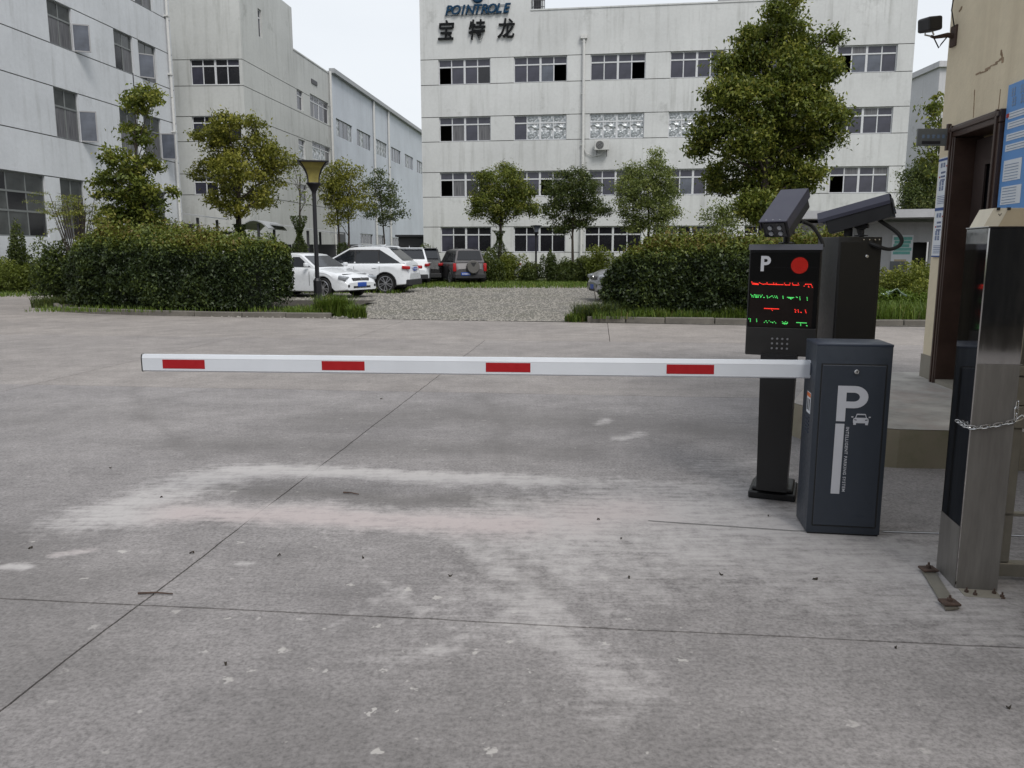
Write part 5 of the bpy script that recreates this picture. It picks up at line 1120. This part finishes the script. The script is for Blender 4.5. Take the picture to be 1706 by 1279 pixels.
    if kind != 'sedan':
        for s_ in (1, -1): MB().rbox(wb[0]+R_, wb[1]-R_, s_*hw-.02, s_*hw+.012, sill-.02, sill+.09, .01).build('sill_trim', 'trim_black', root)
        for s_ in (1, -1):
            mb = MB(); mb.tube([(r0+.1, s_*(wroof-.06), H_-.01), (r0+.25, s_*(wroof-.06), H_+.035), (r1-.25, s_*(wroof-.06), H_+.035), (r1-.05, s_*(wroof-.06), H_-.01)], .014, 5); mb.build('roof_rail', 'chrome' if paint == 'paint_white' else 'trim_black', root)
        MB().rbox(-.03, .16, -hw+.10, hw-.10, .28, .50, .03).build('rear_bumper', 'trim_black', root)
    # door seams and handles
    for s_ in (1, -1):
        for x in (x0+(x1-x0)*.58, x1-.25, x0+(x1-x0)*.30-.05):
            MB().box(x-.004, x+.004, s_*hw-.008, s_*hw+.001, sill+.2, dz(x)-.10).build('door_seam', 'trim_black', root)
        for x in (x0+(x1-x0)*.58+.14, x0+(x1-x0)*.32): MB().rbox(x, x+.16, s_*(hw-.01)-.01, s_*(hw-.01)+.022, dz(x)-.17, dz(x)-.14, .008).build('door_handle', paint, root)
        mx_, mz_ = xf(zB)-.16, zB+.07
        MB().rbox(mx_-.05, mx_+.06, min(s_*(hw-.02), s_*(hw+.14)), max(s_*(hw-.02), s_*(hw+.14)), mz_-.065, mz_+.065, .03, seg=2).build('door_mirror', paint, root, True)
    # nose and tail
    def patch(nm, mat, x, y, z, dx, dy, dz_, rzz=0, ry=0, par=root): return MB().rbox(-dx, dx, -dy, dy, -dz_, dz_, min(dx, dy, dz_)*.45, seg=2).build(nm, mat, par, True, mw=T(x, y, z, 0, ry, rzz))
    xn = L_-.03
    for s_ in (1, -1):
        patch('headlight', 'light_clear', L_-.20, s_*(hw-.235), .66 if kind == 'sedan' else .76, .13, .18, .058, -s_*R(20), R(12))
        patch('fog_light', 'trim_black', L_-.07, s_*(hw-.33), .40 if kind == 'sedan' else .48, .06, .14, .05, -s_*R(14))
        if kind == 'suv': patch('tail_light', 'light_red', .12, s_*(hw-.13), .93, .15, .10, .06, s_*R(12), R(-4))
        elif kind == 'boxy': patch('tail_light', 'light_red', .06, s_*(hw-.10), .80, .06, .075, .19)
        else: patch('tail_light', 'light_red', .06, s_*(hw-.25), .86, .06, .2, .07)
    gr_ = patch('grille', 'trim_black', L_-.085, 0, .60 if kind == 'sedan' else .70, .06, .40, .055)
    for i in range(2): patch('grille_bar', 'chrome', .055, 0, -.02+.04*i, .008, .38, .005, par=gr_)
    mb = MB(); mb.lathe([(.055, 0), (.055, .012), (.045, .016)], 18, T(L_-.03, 0, .62 if kind == 'sedan' else .72), 'X'); mb.build('badge', 'chrome', root)
    patch('lower_intake', 'trim_black', L_-.05, 0, .36, .05, .45, .06)
    patch('front_number_plate', 'plate_blue', L_+.005, 0, .44, .006, .22, .07); pz = .88 if kind == 'suv' else (.50 if kind == 'boxy' else .75)
    npl = patch('rear_number_plate', 'plate_blue', -.012 if kind != 'boxy' else -.04, 0 if kind != 'boxy' else .22, pz, .008, .22, .07)
    for i in range(6): MB().box(-.0095, -.0082, -.17+i*.06, -.135+i*.06, -.035, .035).build('plate_character', 'decal_white', npl)
    if kind == 'suv':
        patch('tail_lamp_bar', 'chrome', .0, 0, 1.0, .012, .35, .012); mb = MB(); mb.prism([(r0-.1, H_-.03), (r0-.02, H_+.0), (r0+.15, H_+.0), (r0+.05, H_-.05)], -wroof+.05, wroof-.05); mb.build('spoiler', paint, root)
        mb = MB(); mb.prism([(r0+.35, H_), (r0+.28, H_+.09), (r0+.5, H_+.01)], -.015, .015); mb.build('antenna_fin', paint, root)
    if kind == 'boxy':
        mb = MB(); mb.lathe([(.10, -.17), (.28, -.17), (.31, -.13), (.31, -.03), (.27, -.01)], 28, T(0, -.12, .82), 'X'); sp_ = mb.build('spare_wheel_cover', 'spare_cover', root, True)
        mb = MB(); mb.add([(-.176, -.12-.14, 1.02), (-.176, -.12+.14, 1.02), (-.176, -.12+.03, .84), (-.176, -.12-.03, .84)], [(3, 2, 1, 0)]); mb.build('cover_panel', 'trim_black', sp_)
    return root
g3 = lambda u, Y: Vector((A(u, 422, Y).x, Y, .012))
def rear_c(u, Y): return (g3(u, Y), (0, 0))
car('white_sedan', 'white sedan with its nose pointing right past the black lamp post', (g3(535, 26.0), (3.72, -.90)), R(-29), 'sedan', 'paint_white')
car('white_suv', 'white suv with black wheel arch trim, seen from the side behind the lamp post', (g3(640.5, 29.4), (.88, .93)), R(171), 'suv', 'paint_white')
car('white_suv', 'white suv seen from behind, half hidden by the side on white suv', rear_c(682, 36.5), R(97), 'suv', 'paint_white')
car('black_suv', 'black suv mostly hidden between a white suv and the grey one', rear_c(706, 38.5), R(95), 'suv', 'paint_black')
car('grey_suv', 'small dark grey suv with a round spare wheel on its tailgate', rear_c(783, 37.5), R(108), 'boxy', 'paint_grey')
car('white_hatchback', 'white car far back, its bonnet just showing left of the grey suv', (g3(735, 44.5), (4.4, 0)), R(160), 'sedan', 'paint_white')
car('silver_suv', 'silver grey suv nose poking out behind the right hedge', (g3(987, 24.6), (4.5, 0)), R(186), 'suv', 'paint_silver')

# ================================================================== LAMPS
def lamp(lab, u, Y, Ht, head_w, yellow):
    x = A(u, 422, Y).x; t = thing('lamp_post', lab, 'lamp post', (x, Y, 0), R(14)); s = head_w/.78; zb = Ht-.56*s
    mb = MB(); mb.lathe([(.13, 0), (.13, .03), (.10, .05), (.105, .75), (.075, .8), (.06, .82)], 10); mb.build('base', 'lamp_black', t)
    MB().lathe([(.055, .8), (.05, zb-.25)], 12).build('pole', 'lamp_black', t, True)
    def prof(f): return .10+.24*f**2.0+.0*f
    MB().lathe([(.052, zb-.25), (.06, zb-.2), (.12*s, zb-.09*s), (.19*s, zb), (.185*s, zb+.02)], 16).build('collar', 'lamp_black', t, True)
    z0, z1 = zb+.02, Ht-.05*s; mb = MB(); n = 8; hw = lambda f: s*(.135+.185*f**2.4)
    lv = []; fs = []
    for i in range(n+1):
        f = i/n; h = hw(f); z = z0+(z1-z0)*f; lv += [(-h, -h, z), (h, -h, z), (h, h, z), (-h, h, z)]
    for i in range(n):
        for j in range(4): a = i*4+j; b_ = i*4+(j+1) % 4; fs.append((a, b_, b_+4, a+4))
    MB().add(lv, fs).build('lantern_glass', 'lamp_yellow' if yellow else 'glass_pale', t, True)
    for cx_, cy_ in ((-1, -1), (1, -1), (1, 1), (-1, 1)):
        mb = MB(); mb.tube([(cx_*hw(i/n), cy_*hw(i/n), z0+(z1-z0)*i/n) for i in range(n+1)], .017*s, 6); mb.build('lantern_rib', 'lamp_black', t)
    h = hw(1)+.06*s; mb = MB(); mb.rbox(-h, h, -h, h, z1-.005, z1+.035*s, .008); mb.add([(-h*.9, -h*.9, z1+.036*s), (h*.9, -h*.9, z1+.036*s), (h*.9, h*.9, z1+.036*s), (-h*.9, h*.9, z1+.036*s), (0, 0, z1+.07*s)], [(0, 1, 4), (1, 2, 4), (2, 3, 4), (3, 0, 4)]); mb.build('lantern_lid', 'lamp_black', t)
    return t
lamp('black lamp post with yellow flared lantern between hedge and parked cars', 527, 20.9, A(527, 268, 20.9).z, .78, True)
lamp('black lamp with small flared lantern peeking over the left hedge', 317, 34, A(317, 373, 34).z, .62, False)
lamp('thin dark lamp post in front of the long office building', 893, 41.5, A(893, 375, 41.5).z, .5, False)

# ================================================================== HEDGES, TREES, WEEDS
def hedge(name, label, pts, depth, n, leaf=.075, base=.10, z00=.12):
    """pts: front line (x, y, height). Leaves grow over a rounded, lumpy body; the young growth is on top."""
    root = thing(name, label, 'hedge', (pts[0][0], pts[0][1], base)); O = np.array((pts[0][0], pts[0][1], base))
    P = np.array(pts, float); seg = np.hypot(*(P[1:, :2]-P[:-1, :2]).T); cum = np.concatenate([[0], np.cumsum(seg)]); tot = cum[-1]
    def at(s): return np.stack([np.interp(s, cum, P[:, i]) for i in range(3)], 1)
    def body(s, q, inset):
        """q in 0..1 runs up the front (0-.5), over the top (.5-.85) and down the back"""
        c = at(s); h = c[:, 2]-inset
        eps = .05; d = at(np.clip(s+eps, 0, tot))-at(np.clip(s-eps, 0, tot)); ln = np.hypot(d[:, 0], d[:, 1])+1e-9; nx, ny = -d[:, 1]/ln, d[:, 0]/ln
        e = np.minimum(1, np.minimum(s, tot-s)/.6); e = np.sqrt(np.clip(1-(1-e)**2, 0, 1))     # rounded ends
        dep = depth*(.45+.55*e); off0 = depth*.5*(1-e)*.5
        f = np.clip(q/.5, 0, 1); tt = np.clip((q-.5)/.35, 0, 1); bk = np.clip((q-.85)/.15, 0, 1)
        z = np.where(q < .5, f*h, np.where(q < .85, h, h*(1-bk))); round_ = np.where(q < .5, .30*f**4, 0)
        y = off0+inset+round_+tt*(dep-2*inset-.6)+.3*(tt > 0)+bk*0
        z = z-.28*np.where(q < .5, f**8, np.where(tt < .15, 1-tt/.15, 0))*.6
        return np.stack([c[:, 0]+nx*y, c[:, 1]+ny*y, z], 1), f, tt
    s = RNG.uniform(0, tot, n); q = RNG.beta(1.1, 1.0, n)*.93
    B, f, tt = body(s, q, 0)
    lump = np.array([mn.noise((b[0]*1.3, b[1]*1.3, b[2]*1.6))+.6*mn.noise((b[0]*3.7, b[1]*3.7, b[2]*4)) for b in B])
    ctr, _, _ = body(s, np.full(n, .62), .5); dirv = B-ctr; dirv[:, 2] += .5; dirv /= np.linalg.norm(dirv, axis=1)[:, None]+1e-9
    B = B+dirv*(lump*.20+RNG.normal(size=n)*.05-.03)[:, None]; B[:, 2] = np.maximum(B[:, 2], z00*RNG.uniform(.3, 1.6, n))
    m2 = n//7; se = np.where(RNG.uniform(size=m2) < .5, tot-.02, .02); E_, _, _ = body(se, RNG.uniform(.02, .95, m2), 0); Cc, _, _ = body(se, np.full(m2, .62), .5); Cc[:, 2] *= RNG.uniform(.1, 1, m2); k_ = (RNG.uniform(0, 1, m2)**.6)[:, None]; E_ = Cc+(E_-Cc)*k_
    dd = at(np.full(m2, tot))-at(np.full(m2, tot-.1)); d0 = at(np.full(m2, .1))-at(np.full(m2, 0.)); dd = np.where((se > 1)[:, None], dd, -d0); dd[:, 2] = 0; dd /= np.linalg.norm(dd, axis=1)[:, None]
    E_ += dd*(np.sqrt(np.clip(1.05-k_**2, 0, 1))*.45*RNG.uniform(.6, 1.15, (m2, 1))); E_[:, 2] = np.maximum(E_[:, 2], z00)
    B = np.concatenate([B, E_]); s = np.concatenate([s, se]); lump = np.concatenate([lump, RNG.normal(size=m2)*.3]); q = np.concatenate([q, np.full(m2, .2)]); n = n+m2
    sprig = RNG.uniform(size=n) < .10; up_ = (q > .40) & sprig; B[up_, 2] += RNG.uniform(0, .34, up_.sum())**1.2
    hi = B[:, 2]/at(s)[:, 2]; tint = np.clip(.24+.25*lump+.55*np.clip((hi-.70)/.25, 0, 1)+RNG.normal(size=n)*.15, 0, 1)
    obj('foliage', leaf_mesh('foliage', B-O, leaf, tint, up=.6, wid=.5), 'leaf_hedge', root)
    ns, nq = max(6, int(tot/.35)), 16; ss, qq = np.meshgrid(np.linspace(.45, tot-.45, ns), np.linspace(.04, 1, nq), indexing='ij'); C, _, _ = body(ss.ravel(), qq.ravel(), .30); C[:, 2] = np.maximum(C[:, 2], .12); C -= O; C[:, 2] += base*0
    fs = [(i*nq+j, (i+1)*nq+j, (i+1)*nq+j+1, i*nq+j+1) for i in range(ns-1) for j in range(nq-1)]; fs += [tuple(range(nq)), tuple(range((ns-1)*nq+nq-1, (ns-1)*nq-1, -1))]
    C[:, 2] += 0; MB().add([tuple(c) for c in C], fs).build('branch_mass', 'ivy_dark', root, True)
    mb = MB()
    for i in range(int(tot*5)):
        c = at(np.array([random.uniform(.2, tot-.2)]))[0]; yy = random.uniform(.25, depth-.4)
        mb.tube([(c[0]-O[0], c[1]-O[1]+yy, -.1), (c[0]-O[0]+random.uniform(-.1, .1), c[1]-O[1]+yy, .45)], .012, 4)
    tag(mb.build('stem', 'bark', root), kind='stuff')
    # leaf z is relative to the bed
    root.location.z = base+.0
    for ch_ in root.children: ch_.location.z = base*0+ (base if ch_.name.startswith('foliage') else 0)*1.0
    return root
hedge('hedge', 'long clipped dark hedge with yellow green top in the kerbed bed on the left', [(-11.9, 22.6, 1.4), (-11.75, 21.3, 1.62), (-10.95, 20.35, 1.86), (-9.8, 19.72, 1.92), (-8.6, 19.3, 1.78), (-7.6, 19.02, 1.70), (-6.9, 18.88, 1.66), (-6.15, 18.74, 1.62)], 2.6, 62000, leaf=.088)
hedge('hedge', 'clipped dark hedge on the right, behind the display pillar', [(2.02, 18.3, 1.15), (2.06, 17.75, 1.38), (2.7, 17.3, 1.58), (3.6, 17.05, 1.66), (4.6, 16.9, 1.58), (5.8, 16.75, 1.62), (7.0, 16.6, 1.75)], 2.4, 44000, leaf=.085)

big = [(1285,32,26),(1312,55,32),(1262,70,34),(1350,72,28),(1382,62,14),(1228,112,36),(1290,115,48),(1352,118,38),(1388,110,20),(1200,165,34),(1250,175,46),(1320,180,50),(1372,175,34),(1398,190,18),(1180,215,30),(1232,232,44),(1298,245,50),(1362,232,38),(1396,222,20),(1166,245,20),(1222,290,34),(1278,305,42),(1330,300,32),(1352,290,20),(1250,345,32),(1290,350,26)]
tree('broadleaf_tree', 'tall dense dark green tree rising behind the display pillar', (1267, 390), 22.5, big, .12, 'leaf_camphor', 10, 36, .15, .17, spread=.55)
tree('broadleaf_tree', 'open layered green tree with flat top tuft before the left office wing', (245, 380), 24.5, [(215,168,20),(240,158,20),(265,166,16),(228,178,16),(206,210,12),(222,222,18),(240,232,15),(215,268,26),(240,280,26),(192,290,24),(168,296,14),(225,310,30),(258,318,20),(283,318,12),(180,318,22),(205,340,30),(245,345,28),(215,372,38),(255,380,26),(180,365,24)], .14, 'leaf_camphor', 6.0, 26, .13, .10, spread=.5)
tree('broadleaf_tree', 'bushy yellow green tree with ivy clad trunk before the stair tower', (402, 400), 27, [(392,212,22),(428,205,15),(365,222,18),(340,228,14),(372,248,30),(425,245,30),(345,275,24),(320,285,12),(455,262,24),(478,272,14),(395,285,36),(440,292,28),(420,325,26),(372,328,24),(445,330,16),(400,345,20)], .12, 'leaf_yellow', 7.5, 28, .15, .16, spread=.55, ivy=(2.4, 2500))
tree('bare_tree', 'thin bare twiggy tree, its stem wrapped in dark ivy', (500, 400), 32, [(485,262,12),(500,285,14),(515,300,12),(490,305,14),(478,290,8),(512,325,12),(500,340,12)], .10, 'leaf_mint', 2.2, 9, .14, .08, spread=.5, ivy=(2.9, 3000))
tree('broadleaf_tree', 'loose light green tree right behind the yellow lantern', (572, 400), 34, [(562,282,16),(588,292,18),(545,305,20),(568,312,22),(596,318,18),(552,335,20),(580,345,22),(560,365,14),(605,340,10)], .11, 'leaf_yellow', 7.5, 26, .18, .07, spread=.6, ivy=(1.9, 1200), stems=2)
tree('broadleaf_tree', 'small dark green tree before the pale blue shed', (640, 405), 36, [(636,292,11),(625,308,15),(648,312,14),(632,330,20),(656,335,15),(668,352,10),(620,352,14),(645,362,18)], .11, 'leaf_dark', 6, 22, .16, .06, spread=.6)
tree('broadleaf_tree', 'round dark green tree with ivy trunk, leftmost before the long office', (832, 410), 41.5, [(840,280,12),(852,290,12),(815,300,20),(848,308,24),(875,318,16),(800,328,18),(828,335,28),(862,340,26),(795,352,14),(885,350,12),(830,362,16)], .13, 'leaf_camphor', 7, 30, .2, .13, group=None, spread=.55, ivy=(2.6, 2500))
tree('broadleaf_tree', 'dull dark round tree, second from left before the long office', (955, 415), 42, [(938,292,13),(962,298,18),(930,315,20),(978,315,18),(950,330,28),(990,340,18),(920,350,18),(965,358,26),(1005,352,12),(940,375,18)], .13, 'leaf_dark', 7, 28, .2, .09, spread=.55)
tree('broadleaf_tree', 'pale yellow green tree with pointed top before the long office', (1078, 410), 40, [(1092,258,10),(1090,275,14),(1060,285,20),(1095,298,24),(1045,310,20),(1075,320,28),(1112,322,20),(1050,342,24),(1090,350,28),(1120,352,14),(1060,372,22),(1100,376,20)], .12, 'leaf_mint', 7, 28, .2, .1, spread=.55)
tree('broadleaf_tree', 'small pale tree under the right side of the tall dark tree', (1205, 410), 31, [(1205,345,18),(1190,362,20),(1222,362,18),(1205,380,22),(1178,385,14)], .11, 'leaf_mint', 6, 20, .16, .06)
tree('broadleaf_tree', 'leafy branch tree beside the gatehouse corner against the sky', (1580, 400), 15, [(1562,170,14),(1550,188,16),(1572,205,20),(1556,222,16),(1543,236,8),(1578,240,22),(1548,262,12),(1565,275,22)], .085, 'leaf_camphor', 9, 26, .10, .08, spread=.4)
tree('broadleaf_tree', 'dark bushy tree above the low building roof', (1530, 400), 33, [(1522,292,14),(1545,282,22),(1518,318,18),(1540,312,28),(1560,300,24),(1512,342,14),(1535,340,24),(1560,335,24)], .12, 'leaf_dark', 8, 28, .2, .1)
tree('bare_tree', 'tiny leafless sapling at the right edge of the long office', (1500, 400), 36, [(1492,288,8),(1500,302,10),(1488,320,9),(1502,330,9)], .07, 'leaf_mint', 1.2, 4, .14, .04)
# shrubs
for i, (u, Y, sx, sy, sz, n, mt_, tn, lb) in enumerate((
    (818, 40, 1.0, 1.0, 1.7, 5500, 'leaf_dark', (.2, .9), 'rounded dark shrub just right of the grey suv'),
    (850, 40.2, 1.0, 1.0, 1.6, 5500, 'leaf_camphor', (.1, .7), 'tangled green shrub at the foot of the ivy trunk tree'),
    (880, 40, .9, .8, 1.0, 4000, 'leaf_dark', (.1, .8), 'low dark shrub left of the thin lamp post'),
    (915, 39.5, .5, .5, 1.75, 3000, 'leaf_dark', (.0, .6), 'narrow upright dark shrub before the long office'),
    (940, 40, 1.1, .9, 1.3, 5000, 'leaf_dark', (.1, .8), 'wide low dark shrub under the second tree'),
    (972, 39.5, 1.0, .9, 1.45, 5000, 'leaf_dark', (.2, 1.), 'dark shrub sloping down beside the right hedge'),
    (998, 38.5, 1.0, .9, 1.8, 5000, 'leaf_camphor', (.1, .6), 'taller green shrub behind the silver suv nose'))):
    bush('shrub', lb, 'shrub', (A(u, 422, Y).x, Y, 0), (sx, sy, sz), n, .11, mt_, tint=tn)
for u, Y, sx, sy, sz, n, mt_, tn, lb in (
    (2, 30.5, 1.5, 1.2, 1.5, 7000, 'leaf_camphor', (.0, .6), 'green shrub at the left edge of the picture'),
    (32, 31, .55, .55, 2.6, 5000, 'leaf_dark', (.0, .8), 'narrow dark conical shrub before the ground floor office window'),
    (55, 30, 1.2, 1.0, 1.3, 6000, 'leaf_camphor', (.0, .5), 'low green shrub between the conical shrub and the long hedge'),
    (215, 23.4, 1.5, .8, 2.3, 8000, 'leaf_dark', (.0, .7), 'dark shrub mass behind the top of the long hedge'),
    (90, 23.6, .9, .8, 2.0, 5000, 'leaf_hedge', (.1, .8), 'shrub swelling out at the left end of the long hedge'),
    (470, 33, 1.0, .8, 1.6, 3500, 'leaf_dark', (.1, .9), 'dark shrub between the long hedge and the bare tree'),
    (705, 42, 1.2, .8, 1.9, 3500, 'leaf_dark', (.1, .8), 'dark shrub behind the black suv')):
    bush('shrub', lb, 'shrub', (A(u, 422, Y).x, Y, 0), (sx, sy, sz), n, .10, mt_, tint=tn)
# feathery shrub above the hedge
fs_ = thing('feathery_shrub', 'feathery light green shrub rising above the long hedge', 'shrub', (A(130, 422, 23).x, 23, 0)); O_ = fs_.location.copy()
mb = MB(); P = []; 
for i in range(46):
    u, v = random.gauss(128, 22), random.gauss(350, 12); c = A(u, v, 23+random.uniform(-.6, .6))-O_; d = Vector((random.choice((-1, 1))*random.uniform(.3, .75), random.uniform(-.3, .3), random.uniform(-.05, .25))); e = c+d; mb.tube([Vector((0, 0, .6)).lerp(c, .5), c, e], [.012, .008, .003], 4)
    for t in np.linspace(0, 1, 30):
        q = c.lerp(e, t)-Vector((0, 0, .12*t*t)); 
        for s_ in (-1, 1): P.append((q.x+random.uniform(-.02, .02), q.y+s_*.05, q.z+random.uniform(-.05, .05)))
mb.build('stem', 'bark', fs_); P = np.array(P); obj('foliage', leaf_mesh('foliage', P, .075, RNG.uniform(.3, .95, len(P)), up=1.2, wid=.3), 'leaf_camphor', fs_)
# weeds on the right, beyond the second pillar
for u, Y, sx, sy, sz, n, mt_, tn, lb in (
    (1478, 18.6, .7, .7, .65, 4500, 'grass', (.0, .7), 'low bright weeds right of the second pillar'),
    (1500, 21.0, 1.1, .9, 1.15, 7000, 'leaf_camphor', (.2, .95), 'green bramble bush in front of the low building'),
    (1528, 20.0, 1.0, .9, 1.25, 7000, 'leaf_camphor', (.1, .8), 'taller bramble bush beside the gatehouse wall'),
    (1510, 18.2, .9, .5, .55, 5000, 'grass', (.1, .8), 'low weeds in front of the white plastic scrap'),
    (1560, 18.6, 1.0, .6, .8, 4500, 'leaf_camphor', (.1, .8), 'low bush right against the gatehouse corner'),
    (1470, 22.0, 1.0, .8, .8, 4000, 'leaf_camphor', (.3, 1.), 'bush under the side room of the low building')):
    bush('weed_bush', lb, 'bush', (A(u, 422, Y).x, Y, 0.05), (sx, sy, sz), n, .08, mt_, tint=tn)
q = A(1512, 503, 17.9); pb = thing('plastic_sheet', 'crumpled pale green plastic sheet lying in the weeds', 'plastic sheet', (q.x, 18.25, .25))
bm = bmesh.new(); bmesh.ops.create_grid(bm, x_segments=12, y_segments=8, size=.5)
for v_ in bm.verts: x, y = v_.co.x, v_.co.y; v_.co = Vector((x*.8, y*.5, .16*mn.noise((x*3, y*3, 2))+.12*abs(mn.noise((x*7, y*7, 5)))+.30-.5*abs(x+.25)-.1*y))
me = bpy.data.meshes.new('sheet'); bm.to_mesh(me); bm.free(); s_ = obj('sheet', me, 'plastic_bag', pb); md = s_.modifiers.new('thickness', 'SOLIDIFY'); md.thickness = .004
# grass: stuff
def grass(name, lab, regions, h, wd=.012, lean=.6):
    P = []
    for (x0, x1, y0, y1, z, n) in regions:
        k = RNG.uniform(size=(n, 2)); x = x0+(x1-x0)*k[:, 0]; y = y0+(y1-y0)*k[:, 1]; ok = np.array([mn.noise((a*.9, b*.9, 3))+.25 > RNG.uniform(-.5, .35) for a, b in zip(x, y)]); P.append(np.stack([x, y, np.full(n, z)], 1)[ok])
    P = np.concatenate(P); return tag(obj(name, blades(name, P, h, wd, lean), 'grass'), lab, 'grass', kind='stuff')
grass('grass', 'short green grass strip along the far edge of the gravel yard', [(-9, 7, 36.2, 42, 0, 26000), (-5, 6, 33.6, 36.4, .01, 3500), (-9, -4, 29, 36, .01, 3000)], .16, .03)
grass('grass', 'grass and weeds inside the left kerbed bed', [(-5.3, -4.2, 18.3, 19.8, .09, 2600), (-11.5, -5, 18.7, 20, .09, 1500)], .14, .016)
grass('grass', 'verge grass in front of the left office wing', [(-24, -11, 27, 33, -.06, 9000)], .2, .03)
grass('grass', 'tall bright grass at the foot of the weeds on the right', [(6.9, 10.5, 16.25, 18.2, .09, 9000), (6.2, 10, 18, 23, 0, 6000)], .34, .016)
grass('grass', 'sparse weeds along the front of the right hedge', [(1.7, 6.5, 16.75, 17.2, .09, 3500)], .2, .014)
def tuft(lab, u, v, rad, n, h, mt_='grass'):
    g_ = G(u, v); t = thing('grass_tuft', lab, 'grass tuft', (g_.x, g_.y, 0)); a = RNG.uniform(0, 6.28, n); r_ = rad*RNG.uniform(0, 1, n)**.7
    P = np.stack([r_*np.cos(a), r_*np.sin(a)*.6, np.full(n, .0)], 1); obj('blade_mass', blades('blade_mass', P, h, .016, .9), mt_, t)
    k = n//2; a = RNG.uniform(0, 6.28, k); r_ = rad*RNG.uniform(0, 1, k); P = np.stack([r_*np.cos(a), r_*np.sin(a)*.6, RNG.uniform(.02, h*.7, k)], 1); tag(obj('leaf_mass', leaf_mesh('leaf_mass', P, .06, RNG.uniform(.2, .8, k)), mt_, t), kind='stuff')
tuft('tall bright grass tuft at the foot of the yellow lantern post', 557, 527, .42, 1500, .50)
tuft('smaller grass tuft right of the lantern post, at the gravel edge', 595, 530, .22, 600, .32)
tuft('leafy weed clump at the left foot of the right hedge', 1000, 535, .60, 1600, .42, 'leaf_hedge')
tuft('low weed clump at the gravel edge left of the right hedge', 962, 536, .28, 600, .22)
tuft('spiky weed tuft on the kerb before the right hedge', 1085, 536, .36, 700, .32)
tuft('weed tuft beside the display pillar at the hedge foot', 1225, 537, .32, 700, .36)
tuft('low ivy weeds at the left end of the long hedge', 85, 512, .5, 900, .30, 'leaf_dark')
# litter on the concrete
def bit(lab, u, v, w_, h_, mat, ang, grp=None, nm='dead_leaf', cat='leaf'):
    g_ = G(u, v); mb = MB(); n = 7; top = [(w_*math.cos(2*math.pi*i/n)*(1+.25*math.sin(i*2.3+u)), h_*math.sin(2*math.pi*i/n), .006+.006*math.sin(i*1.7+u)) for i in range(n)]
    mb.add(top+[(x, y, z-.0025) for x, y, z in top], [tuple(range(n)), tuple(range(2*n-1, n-1, -1))]+[(i, i+n, (i+1) % n+n, (i+1) % n) for i in range(n)]); o = mb.build(nm, mat); o.location = (g_.x, g_.y, .001); o.rotation_euler.z = ang; tag(o, lab, cat, grp)
for u, v, s_, a in ((320, 922, .022, .3), (465, 926, .018, 1), (605, 930, .018, 2), (750, 960, .02, .5), (1048, 963, .018, 1.4), (1202, 958, .022, 2.2), (1358, 966, .02, .1), (1492, 1080, .016, 1), (376, 1107, .018, 2), (269, 829, .014, 0), (1680, 1180, .02, .4), (1035, 898, .014, .9), (997, 866, .018, .2), (184, 780, .014, .5), (635, 665, .02, .3), (51, 914, .018, 1.1), (1280, 860, .014, 1.)):
    bit('small dark dead leaf lying flat on the concrete', u, v, s_*.55, s_*.27, 'soil', a, 'dead leaves scattered on the concrete')
for (u0, v0), (u1, v1), lab in (((572, 820), (598, 823), 'short dark twig inside the pale dust loop'), ((230, 988), (288, 989), 'rusty brown twig beside the crossing of the ground joints')):
    a, b_ = G(u0, v0, .008), G(u1, v1, .008); t = thing('twig', lab, 'twig'); mb = MB(); mb.tube([a, a.lerp(b_, .5)+Vector((0, .006, .002)), b_], [.005, .004, .003], 5); mb.build('stick', 'rust', t)
